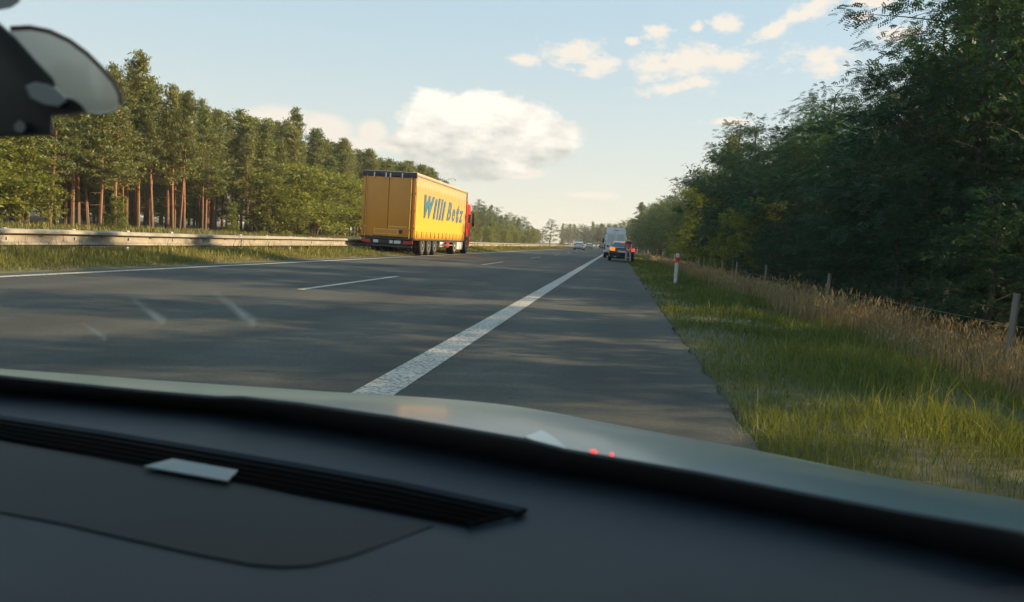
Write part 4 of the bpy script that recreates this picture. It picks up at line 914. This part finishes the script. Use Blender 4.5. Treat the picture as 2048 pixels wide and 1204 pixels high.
# ------------------------------------------------------------------ person beside the parked car
def skinned(name, joints, edges, m, parent, sub=1):
    me = bpy.data.meshes.new(name); me.from_pydata([j[:3] for j in joints], edges, []); o = link(name, me, parent); me.materials.append(m)
    sk = o.modifiers.new('skin', 'SKIN'); lay = me.skin_vertices[0] if me.skin_vertices else None
    if lay is None:
        bm = bmesh.new(); bm.from_mesh(me); bm.verts.layers.skin.verify(); bm.to_mesh(me); bm.free(); lay = me.skin_vertices[0]
    for i, j in enumerate(joints):
        r = j[3] if len(j) > 3 else .05; r = r if isinstance(r, tuple) else (r, r); lay.data[i].radius = r; lay.data[i].use_root = (i == 0)
    sb = o.modifiers.new('smooth', 'SUBSURF'); sb.levels = sub; sb.render_levels = sub; sk.use_smooth_shade = True
    return o
def build_person():
    P = empty('person', (.80, 52.3, .003), 0, 'person in an orange top and pale trousers standing behind the dark saloon, seen from behind', 'person')
    skin = mat('skin', (.45, .26, .18), .5); hair = mat('fair_hair', (.36, .24, .15), .7, var=.3, vscale=20); top = mat('orange_top', (.62, .10, .035), .75, var=.2, vscale=8)
    pants = mat('pale_trousers', (.38, .35, .38), .8, var=.2, vscale=6); shoe = mat('dark_shoes', (.03, .03, .03), .6); vest = mat('dark_yoke', (.05, .03, .05), .8)
    J = [(0, 0, .95, .13), (0, 0, 1.12, .12), (0, 0, 1.30, .14), (0, .0, 1.45, .10), (0, .01, 1.53, .052), (0, .015, 1.60, .075), (0, .02, 1.68, .098), (0, .015, 1.745, .06),
         (-.17, 0, 1.42, .055), (-.25, .01, 1.17, .042), (-.22, .14, 1.00, .032), (-.20, .21, .96, .030),
         (.17, 0, 1.42, .055), (.27, .0, 1.18, .042), (.25, .13, .98, .032), (.24, .20, .94, .030),
         (-.10, 0, .88, .088), (-.115, .01, .50, .058), (-.13, -.02, .10, .040), (-.135, .12, .045, .036),
         (.10, 0, .88, .088), (.14, .03, .50, .058), (.17, .0, .10, .040), (.19, .14, .045, .036)]
    E_ = [(0, 1), (1, 2), (2, 3), (3, 4), (4, 5), (5, 6), (6, 7), (3, 8), (8, 9), (9, 10), (10, 11), (3, 12), (12, 13), (13, 14), (14, 15), (0, 16), (16, 17), (17, 18), (18, 19), (0, 20), (20, 21), (21, 22), (22, 23)]
    for root, s in ((11, -1), (15, 1)):
        x, y, z, _ = J[root]
        for k, (dx, ln) in enumerate(((-.022, .07), (-.008, .08), (.008, .078), (.022, .062))):
            J.append((x + dx, y + ln * .5, z - .012, .009)); J.append((x + dx * 1.1, y + ln, z - .04, .008)); E_ += [(root, len(J) - 2), (len(J) - 2, len(J) - 1)]
        J.append((x - s * .035, y + .02, z + .0, .011)); J.append((x - s * .045, y + .05, z - .015, .009)); E_ += [(root, len(J) - 2), (len(J) - 2, len(J) - 1)]
    body = skinned('body', J, E_, skin, P)
    skinned('top', [(0, 0, .86, (.18, .15)), (0, 0, 1.12, (.15, .12)), (0, 0, 1.30, (.175, .13)), (0, 0, 1.43, (.12, .10)), (-.18, 0, 1.41, .072), (-.235, .0, 1.24, .060), (.18, 0, 1.41, .072), (.245, .0, 1.24, .060)], [(0, 1), (1, 2), (2, 3), (3, 4), (4, 5), (3, 6), (6, 7)], top, P)
    MB().box(-.15, .15, -.155, -.135, 1.28, 1.44, .02).build('dark_yoke', vest, P, True)
    skinned('trousers', [(0, 0, .92, (.15, .12)), (-.10, 0, .84, .102), (-.115, .01, .50, .078), (-.13, -.015, .12, .066), (.10, 0, .84, .102), (.14, .03, .50, .078), (.17, .005, .12, .066)], [(0, 1), (1, 2), (2, 3), (0, 4), (4, 5), (5, 6)], pants, P)
    for s, x, y in ((-1, -.133, -.03), (1, .175, .0)):
        MB().loft([[(x + a * .045, y - .05 + .0, .005 + b * .09) for a, b in ((-1, 0), (1, 0), (.8, 1), (-.8, 1))], [(x + a * .05, y + .09, .005 + b * .075) for a, b in ((-1, 0), (1, 0), (.8, 1), (-.8, 1))], [(x + a * .035, y + .2, .005 + b * .045) for a, b in ((-1, 0), (1, 0), (.8, 1), (-.8, 1))]]).build('shoe', shoe, P, True)
    bm = bmesh.new(); bmesh.ops.create_uvsphere(bm, u_segments=16, v_segments=12, radius=.112)
    for v in bm.verts:
        if v.co.z < -.02 and v.co.y > .0: v.co *= .8
    me = bpy.data.meshes.new('hair'); bm.to_mesh(me); bm.free(); me.materials.append(hair)
    for p in me.polygons: p.use_smooth = True
    h = link('hair', me, P); h.location = (0, -.0, 1.69); h.scale = (.92, 1.0, 1.02)
    # the face, turned away from the road camera
    for s in (-1, 1):
        MB().lathe([(.001, -.008), (.012, 0), (.001, .008)], (s * .034, .118, 1.68), 'y', 8).build('eye', M['black'], P)
        MB().loft([[(s * .098, .0 + a * .02, 1.67 + b * .03) for a, b in ((-1, -1), (1, -1), (1, 1), (-1, 1))], [(s * .115, -.005 + a * .015, 1.675 + b * .028) for a, b in ((-1, -1), (1, -1), (1, 1), (-1, 1))]]).build('ear', skin, P)
    MB().loft([[(a * .012, .105, 1.66 + b * .03) for a, b in ((-1, -1), (1, -1), (.5, 1), (-.5, 1))], [(a * .008, .135, 1.65 + b * .01) for a, b in ((-1, -1), (1, -1), (.5, 1), (-.5, 1))]]).build('nose', skin, P)
    MB().box(-.024, .024, .104, .112, 1.618, 1.628).build('mouth', mat('lips', (.4, .12, .1), .5), P)
build_person()

# ------------------------------------------------------------------ the car the photograph is taken from
def ray(px, py): return ROT @ Vector(((px - CX) / F, -(py - CY) / F, -1))
def onz(px, py, z): d = ray(px, py); return EYE + d * ((z - EYE.z) / d.z)
def ony(px, py, y): d = ray(px, py); return EYE + d * (y / d.y)
def dash_mat(name, c, rough): return mat(name, c, rough, var=.25, vscale=9, bump=.12, bscale=700, spec=.26)
def build_own_car():
    O = empty('own_car', (-.37, 0, 0), 0, 'car the scene is seen from, grey green bonnet and dark dashboard filling the bottom', 'car')
    off = Vector((-.37, 0, 0))
    def part(mb, name, m, parent=O, smooth=False):
        mb.v = [tuple(Vector(p) - off) for p in mb.v]; return mb.build(name, m, parent, smooth)
    paint = mat('grey_green_paint', (.078, .125, .125), .38, 0, coat=.4); paint.node_tree.nodes['Principled BSDF'].inputs['Coat Roughness'].default_value = .14
    dash_m = dash_mat('dashboard_plastic', (.0095, .0135, .0195), .5); dark_m = dash_mat('dark_inlay', (.0065, .008, .0075), .6)
    # bonnet: rows from the windscreen base out to the visible rim and over the nose
    rim_px = [(-120, 731), (0, 738), (150, 748), (300, 760), (500, 773), (700, 786), (850, 793), (1000, 806), (1100, 822), (1200, 842), (1350, 870), (1500, 896), (1650, 928), (1800, 958), (1930, 980), (2060, 1001)]
    rim = [onz(px, py, .725) for px, py in rim_px]
    inner_px = [(-120, 752), (0, 768), (150, 784), (300, 797), (430, 806), (600, 822), (780, 848), (900, 868), (1050, 895), (1130, 912), (1250, 935), (1400, 962), (1600, 1003), (1800, 1042), (1950, 1072), (2100, 1098)]
    inner = [onz(px, py + 14, .80) for px, py in inner_px]
    rows = []
    for t in (0, .2, .4, .6, .8, .92, 1.0):
        rows.append([a.lerp(b, t) + Vector((0, 0, .012 * math.sin(t * PI))) for a, b in zip(inner, rim)])
    for k, (o_, dz) in enumerate(((.03, -.018), (.06, -.06), (.08, -.16), (.08, -.40))):
        rr = []
        for i, p in enumerate(rim):
            n = Vector((max(0, (p.x - .15)) * 2.2, .9, 0)).normalized(); rr.append(p + n * o_ + Vector((0, 0, dz)))
        rows.append(rr)
    mb = MB(); n = len(rim); mb.add([p for r in rows for p in r], [(i * n + j, i * n + j + 1, (i + 1) * n + j + 1, (i + 1) * n + j) for i in range(len(rows) - 1) for j in range(n - 1)])
    ho = part(mb, 'bonnet', paint, smooth=True); md = ho.modifiers.new('s', 'SUBSURF'); md.levels = md.render_levels = 2
    # pressed line across the bonnet
    # black frit band at the foot of the windscreen
    top_px = [(-150, 740), (0, 757), (150, 773), (300, 788), (430, 799), (480, 799), (600, 812), (780, 838), (900, 858), (1050, 884), (1130, 905), (1250, 926), (1400, 952), (1600, 992), (1800, 1030), (1950, 1055), (2150, 1090)]
    bot_px = [(-150, 768), (0, 781), (150, 793), (300, 808), (430, 820), (500, 828), (600, 845), (780, 876), (900, 899), (1050, 928), (1130, 943), (1250, 964), (1400, 992), (1600, 1032), (1800, 1077), (1950, 1112), (2150, 1162)]
    bot = [onz(px, py, .85) for px, py in bot_px]
    def back(p, px, py, k): d = ray(px, py).normalized(); return EYE + d * ((p - EYE).length * k)
    top = [back(b, px, py, .955) for b, (px, py) in zip(bot, top_px)]
    low = [b + Vector((0, .03, -.05)) for b in bot]
    mb = MB(); n = len(bot); mb.add(low + bot + top, [(r * n + j, r * n + j + 1, (r + 1) * n + j + 1, (r + 1) * n + j) for r in range(2) for j in range(n - 1)])
    fr_ = part(mb, 'windscreen_base_trim', M['black'], smooth=True); md = fr_.modifiers.new('t', 'SOLIDIFY'); md.thickness = .004; md.offset = 1
    # windscreen: one curved pane from the trim to the roof
    roofz = 1.42
    mb = MB(); rows = []
    for t in (0, .2, .4, .6, .8, 1.0):
        r = []
        for p in top:
            u = (p.x + .37) / .75; e = Vector((-.37 + (p.x + .37) * .93 if abs(u) < 2 else p.x, .02 + .10 * (1 - min(1, u * u)), roofz))
            q = p.lerp(e, t); q.y += .05 * math.sin(t * PI); q.z += .03 * math.sin(t * PI); r.append(q)
        rows.append(r)
    n = len(top); mb.add([p for r in rows for p in r], [(i * n + j, i * n + j + 1, (i + 1) * n + j + 1, (i + 1) * n + j) for i in range(len(rows) - 1) for j in range(n - 1)])
    gm = bpy.data.materials.new('windscreen_glass'); gm.use_nodes = True; nt = gm.node_tree; nt.nodes.clear()
    tb = nt.nodes.new('ShaderNodeBsdfTransparent'); tb.inputs[0].default_value = (.945, .965, .955, 1); mo = nt.nodes.new('ShaderNodeOutputMaterial'); nt.links.new(tb.outputs[0], mo.inputs[0])
    part(mb, 'windscreen', gm, smooth=True)
    wsrows = rows
    # dashboard top
    mb = MB(); n = len(bot); rws = [[b + Vector((0, .03, -.004)) for b in bot]]
    for t in (0, .25, .5, .75, 1): rws.append([Vector((b.x * (1 - t) + (-1.05 + (j / (n - 1)) * 1.55) * t if False else b.x + (0 if j else 0), b.y * (1 - t) + .235 * t, .85 + .004 * math.sin(t * PI))) for j, b in enumerate(bot)])
    rws.append([Vector((b.x, .19, .83)) for b in bot]); rws.append([Vector((b.x, .16, .76)) for b in bot]); rws.append([Vector((b.x, .17, .45)) for b in bot])
    # widen the ends to the car's sides
    for r in rws:
        a, z = r[0], r[-1]; r.insert(0, Vector((-1.22, min(a.y, .62), a.z))); r.append(Vector((.50, min(z.y, .46), z.z)))
    n = len(rws[0]); mb.add([p for r in rws for p in r], [(i * n + j, i * n + j + 1, (i + 1) * n + j + 1, (i + 1) * n + j) for i in range(len(rws) - 1) for j in range(n - 1)])
    part(mb, 'dashboard', dash_m, smooth=True)
    ZD = .8545; slat_m = mat('matt_black', (.003, .003, .003), .9, spec=.08)
    def plate(px, name, m, z=ZD, t=.003, parent=O, inset=0):
        pts = [onz(a, b, z) for a, b in px]; mb = MB().prism([p - Vector((0, 0, t)) for p in pts], (0, 0, 1), t); return part(mb, name, m, parent)
    # speaker / display inlay, defroster grille, light sensor cover
    plate([(-60, 1012), (120, 1045), (250, 1075), (380, 1104), (500, 1127), (560, 1132), (620, 1130), (700, 1112), (780, 1084), (868, 1050), (640, 1004), (470, 962), (290, 930), (100, 899), (-60, 872)], 'dashboard_inlay', dark_m, .8545, .0015)
    g0 = plate([(-60, 862), (0, 874), (290, 931), (470, 962), (700, 1004), (935, 1049), (1052, 1018), (800, 965), (600, 930), (400, 896), (0, 832), (-60, 823)], 'defroster_grille', slat_m, .8555, .0015)
    def bar(p0, p1, z, r, name, m):
        a, b = [[onz(px, py, z) for px, py in pp] for pp in (p0, p1)]
        mb = MB(); mb.tube([(q - off) for q in a], r, 6); return mb.build(name, m, g0, True)
    upper = [(-60, 823), (0, 833), (200, 863), (400, 896), (600, 930), (800, 966), (1052, 1020)]; lower = [(-60, 866), (0, 878), (200, 913), (400, 950), (600, 985), (760, 1016), (935, 1049)]
    for k, t in enumerate((.0, .10, .34, .52, .70, .88)):
        px = [(a[0] * (1 - t) + b[0] * t, a[1] * (1 - t) + b[1] * t) for a, b in zip(upper, lower)]
        bar(px, px, ZD + .0022, .0018 if k < 2 else .0011, 'slat' if k > 1 else 'grille_lip', dash_m if k < 2 else slat_m)
    px = [(1052, 1020), (1040, 1026), (935, 1049)]; bar(px, px, ZD + .0020, .0016, 'grille_lip', slat_m)
    plate([(288, 932), (345, 917), (476, 940), (455, 961)], 'sensor_cover', mat('pale_cover', (.17, .20, .20), .5), ZD + .0035, .0012)
    # pale wedge and glowing red digit marks, added to imitate reflections in the windscreen
    def onband(px, py, k=.94): d = ray(px, py); q = onz(px, py, .85); return EYE + (q - EYE) * k
    part(MB().prism([onband(a, b, .915) for a, b in ((1048, 880), (1082, 867), (1100, 876), (1118, 890), (1138, 909), (1092, 897))], (0, -.4, 1), .004), 'reflection_wedge', mat('pale_reflection', (.55, .56, .52), .5))
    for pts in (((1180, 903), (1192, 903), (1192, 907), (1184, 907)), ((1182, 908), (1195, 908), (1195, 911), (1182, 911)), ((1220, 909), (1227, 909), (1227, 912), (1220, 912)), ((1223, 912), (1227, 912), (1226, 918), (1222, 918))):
        part(MB().prism([onband(a, b, .915) for a, b in pts], (0, -.4, 1), .002), 'display_reflection', M['redlit'])
    # faint smears on the inside of the glass, doubling as painted windscreen reflections
    sm = bpy.data.materials.new('smear_reflection'); sm.use_nodes = True; nt = sm.node_tree; nt.nodes.clear()
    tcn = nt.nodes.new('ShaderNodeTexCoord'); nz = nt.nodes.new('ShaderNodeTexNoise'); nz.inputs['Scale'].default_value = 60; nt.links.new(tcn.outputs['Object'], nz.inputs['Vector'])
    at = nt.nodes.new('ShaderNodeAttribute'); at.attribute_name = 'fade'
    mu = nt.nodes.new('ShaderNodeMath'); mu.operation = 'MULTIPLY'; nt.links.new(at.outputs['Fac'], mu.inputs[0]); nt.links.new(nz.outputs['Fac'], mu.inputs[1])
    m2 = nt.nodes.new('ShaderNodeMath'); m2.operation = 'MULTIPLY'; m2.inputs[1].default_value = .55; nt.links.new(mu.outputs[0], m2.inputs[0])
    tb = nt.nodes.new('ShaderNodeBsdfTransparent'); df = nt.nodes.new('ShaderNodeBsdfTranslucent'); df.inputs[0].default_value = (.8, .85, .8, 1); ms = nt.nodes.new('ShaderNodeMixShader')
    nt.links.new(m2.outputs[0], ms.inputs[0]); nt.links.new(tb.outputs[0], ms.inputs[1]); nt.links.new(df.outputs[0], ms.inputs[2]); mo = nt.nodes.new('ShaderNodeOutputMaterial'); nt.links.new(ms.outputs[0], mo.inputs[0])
    def onglass(px, py):
        d = ray(px, py).normalized(); best = None
        from mathutils.geometry import intersect_ray_tri
        for i in range(len(wsrows) - 1):
            for j in range(len(wsrows[0]) - 1):
                a, b, c, e = wsrows[i][j], wsrows[i][j + 1], wsrows[i + 1][j + 1], wsrows[i + 1][j]
                for tri in ((a, b, c), (a, c, e)):
                    h = intersect_ray_tri(*tri, d, EYE, True)
                    if h is not None and (best is None or (h - EYE).length < (best - EYE).length): best = h
        return best if best is not None else EYE + d * .55
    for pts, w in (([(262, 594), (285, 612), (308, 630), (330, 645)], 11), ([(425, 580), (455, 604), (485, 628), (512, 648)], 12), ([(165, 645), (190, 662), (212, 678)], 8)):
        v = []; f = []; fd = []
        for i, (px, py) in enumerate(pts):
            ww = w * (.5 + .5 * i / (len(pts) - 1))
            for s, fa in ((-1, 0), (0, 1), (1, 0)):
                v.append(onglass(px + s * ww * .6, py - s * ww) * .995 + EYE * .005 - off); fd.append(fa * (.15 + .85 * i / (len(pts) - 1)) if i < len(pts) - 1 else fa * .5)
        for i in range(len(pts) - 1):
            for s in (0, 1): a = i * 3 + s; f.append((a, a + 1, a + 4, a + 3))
        me = bpy.data.meshes.new('reflection_smear'); me.from_pydata([tuple(p) for p in v], [], f); at_ = me.attributes.new('fade', 'FLOAT', 'POINT'); at_.data.foreach_set('value', fd); me.materials.append(sm); link('reflection_smear', me, O)
    # roof, pillars, sides, wheels: the rest of the car around the viewer
    head = mat('headliner', (.12, .12, .12), .9)
    def slab(x0, x1, y0, y1, z0, z1, name, m, c=.03): part(MB().box(x0, x1, y0, y1, z0, z1, c), name, m, smooth=True)
    slab(-1.15, .41, -2.3, .09, 1.425, 1.47, 'roof', paint)
    slab(-1.12, .38, -2.25, .05, 1.405, 1.42, 'headliner', head, 0)
    for s in (-1, 1):
        xb, xt = -.37 + s * .86, -.37 + s * .74
        for (ya, yb) in ((.56, .06), (-.95, -.85), (-2.45, -2.2)):
            part(MB().tube([(xb, ya, .84), ((xb + xt) / 2 + s * .02, (ya + yb) / 2 + .03, 1.15), (xt, yb, 1.44)], [.045, .035, .035], 8), 'pillar', paint, smooth=True)
        slab(xb + s * .03, xb - s * .03, -2.5, .78, .25, .86, 'side_panel', paint)
        slab(xb - s * .04, xb + s * .03, .78, 1.1, .25, .66, 'front_wing', paint)
        slab(xb - s * .08, xb + s * .02, 1.1, 1.4, .30, .52, 'front_wing', paint)
        wheel(O, s * .78, .98, .32, .32, .2, M['alu'], s); wheel(O, s * .78, -1.75, .32, .32, .2, M['alu'], s)
        part(MB().box(xb + s * .05, xb + s * .25, .36, .46, .88, 1.02, .03), 'side_mirror', paint, smooth=True)
    slab(-1.2, .46, -2.55, -2.45, .25, 1.0, 'tailgate', paint)
    slab(-1.15, .41, -2.4, .6, .22, .27, 'floor_pan', M['black'], 0)
    for x in (-.74, .0):
        slab(x - .24, x + .24, -.75, -.30, .30, .52, 'seat', dark_m); slab(x - .24, x + .24, -.95, -.78, .50, 1.12, 'seat_back', dark_m)
    # suction-cup camera mount behind the mirror
    D = empty('camera_mount', tuple(EYE + ray(130, 165) * .5), 0, 'dark camera holder with a pale round suction cup on the windscreen, upper corner', 'camera mount'); c0 = D.location.copy()
    def at(px, py, k): return EYE + ray(px, py) * k - c0
    def solid(pxs, k0, k1, name, m, bev=.004, parent=D):
        n = len(pxs); cx_ = sum(p[0] for p in pxs) / n; cy_ = sum(p[1] for p in pxs) / n
        def ringp(k, sc): return [EYE + ray(cx_ + (px - cx_) * sc, cy_ + (py - cy_) * sc) * k - c0 for px, py in pxs]
        mb = MB().loft([ringp(k0, .93), ringp(k0 + .006, 1.0), ringp(k1, 1.0), ringp(k1 + .006, .93)]); return mb.build(name, m, parent, True)
    cup_px = [(22, 57), (60, 55), (100, 63), (140, 82), (175, 108), (205, 138), (228, 165), (241, 190), (243, 208), (232, 222), (205, 228), (178, 226), (140, 205), (90, 155), (50, 110), (15, 75)]
    cupm = bpy.data.materials.new('smoky_cup'); cupm.use_nodes = True; nt = cupm.node_tree; nt.nodes.clear()
    t1 = nt.nodes.new('ShaderNodeBsdfTranslucent'); t1.inputs[0].default_value = (.85, .79, .70, 1); t2 = nt.nodes.new('ShaderNodeBsdfTransparent'); t2.inputs[0].default_value = (.75, .78, .78, 1)
    t3 = nt.nodes.new('ShaderNodeMixShader'); t3.inputs[0].default_value = .28; nt.links.new(t1.outputs[0], t3.inputs[1]); nt.links.new(t2.outputs[0], t3.inputs[2])
    t4 = nt.nodes.new('ShaderNodeOutputMaterial'); nt.links.new(t3.outputs[0], t4.inputs[0])
    cup = solid(cup_px, .49, .505, 'suction_cup', cupm)
    mb = MB(); mb.tube([at(px, py, .488) for px, py in cup_px[:9]], .0016, 6); mb.build('cup_rim', mat('cup_rim', (.16, .10, .06), .5), cup, True)
    solid([(-120, 10), (-20, 20), (0, 46), (28, 70), (70, 118), (108, 158), (112, 168), (104, 186), (130, 196), (150, 200), (168, 212), (176, 226), (140, 231), (106, 233), (105, 272), (0, 276), (-120, 280)], .455, .485, 'holder_body', M['black'])
    solid([(50, 172), (70, 164), (98, 170), (125, 188), (134, 202), (118, 214), (88, 210), (60, 196)], .447, .455, 'clip', mat('highlight_grey', (.26, .29, .28), .4))  # pale grey patch painted as the highlight on the black holder body
    solid([(28, 250), (38, 240), (50, 246), (52, 258), (42, 266), (30, 262)], .449, .455, 'button', mat('button_grey', (.18, .19, .18), .4))
    S = empty('visor_clip', tuple(EYE + ray(10, 5) * .47), 0, 'pale rounded tip of a visor clip peeking in above the camera mount', 'visor clip'); c0 = S.location.copy()
    solid([(-80, -40), (30, -40), (44, -14), (40, 4), (22, 16), (0, 20), (-80, 20)], .46, .475, 'clip_tip', mat('pale_clip', (.33, .34, .34), .4), parent=S)
build_own_car()
# ------------------------------------------------------------------ summer haze
def build_haze():
    q = MB().box(-4300, 4150, -430, 4650, -1.6, 30); m = bpy.data.materials.new('haze'); m.use_nodes = True; nt = m.node_tree; nt.nodes.clear()
    v = nt.nodes.new('ShaderNodeVolumePrincipled'); v.inputs['Density'].default_value = .0004; v.inputs['Color'].default_value = (.93, .93, .92, 1); v.inputs['Anisotropy'].default_value = .2
    o = nt.nodes.new('ShaderNodeOutputMaterial'); nt.links.new(v.outputs[0], o.inputs['Volume']); tag(q.build('haze', m), kind='stuff')
build_haze()
# ------------------------------------------------------------------ labels that single out the trees one can tell apart
ORD = 'first second third fourth fifth sixth seventh eighth ninth tenth eleventh twelfth'.split()
def ordinals(group, marks, phrase):
    """marks: (distance along the road, landmark); things are counted away from the landmark before them"""
    obs = sorted((o for o in bpy.data.objects if o.get('group') == group and o.parent is None), key=lambda o: o.location.y); cnt_ = {}
    for o in obs:
        lm = [m for m in marks if m[0] <= o.location.y]
        if not lm: lm = [marks[0]]
        k = cnt_[lm[-1][1]] = cnt_.get(lm[-1][1], 0) + 1
        if k <= 12: o['label'] = phrase.format(ORD[k - 1], lm[-1][1])
ordinals('pines along the forest edge', [(0, 'the left picture edge'), (43, 'the small bright shrub'), (54.6, 'the slanting stem'), (64, 'the start of the shrub clump'), (80, 'the trailer edge'), (110, 'the truck cab')], '{} pine of the front row going right from {}')
ordinals('pines in the second row of the forest', [(0, 'the left picture edge'), (43, 'the small bright shrub'), (54.6, 'the slanting stem'), (64, 'the start of the shrub clump'), (80, 'the trailer edge'), (110, 'the truck cab')], '{} pine of the second row going right from {}')
ordinals('trees in the front row of the shaded forest wall', [(0, 'the right picture edge'), (21, 'the middle wooden post'), (29.5, 'the leaning post'), (40, 'the close row of posts'), (70, 'the sunlit tree')], '{} leafy tree of the dark front row beyond {}')
ordinals('shrubs at the foot of the forest wall', [(0, 'the right picture edge'), (11.4, 'the nearest wooden post'), (21, 'the middle wooden post'), (40, 'the close row of posts'), (70, 'the sunlit tree')], '{} low dark shrub at the foot of the wood beyond {}')
ordinals('shrubs beyond the guardrail ahead of the truck', [(100, 'the truck cab'), (150, 'the bush in the guardrail'), (190, 'the lone slender tree')], '{} sunlit shrub beyond the guardrail counted from {}')
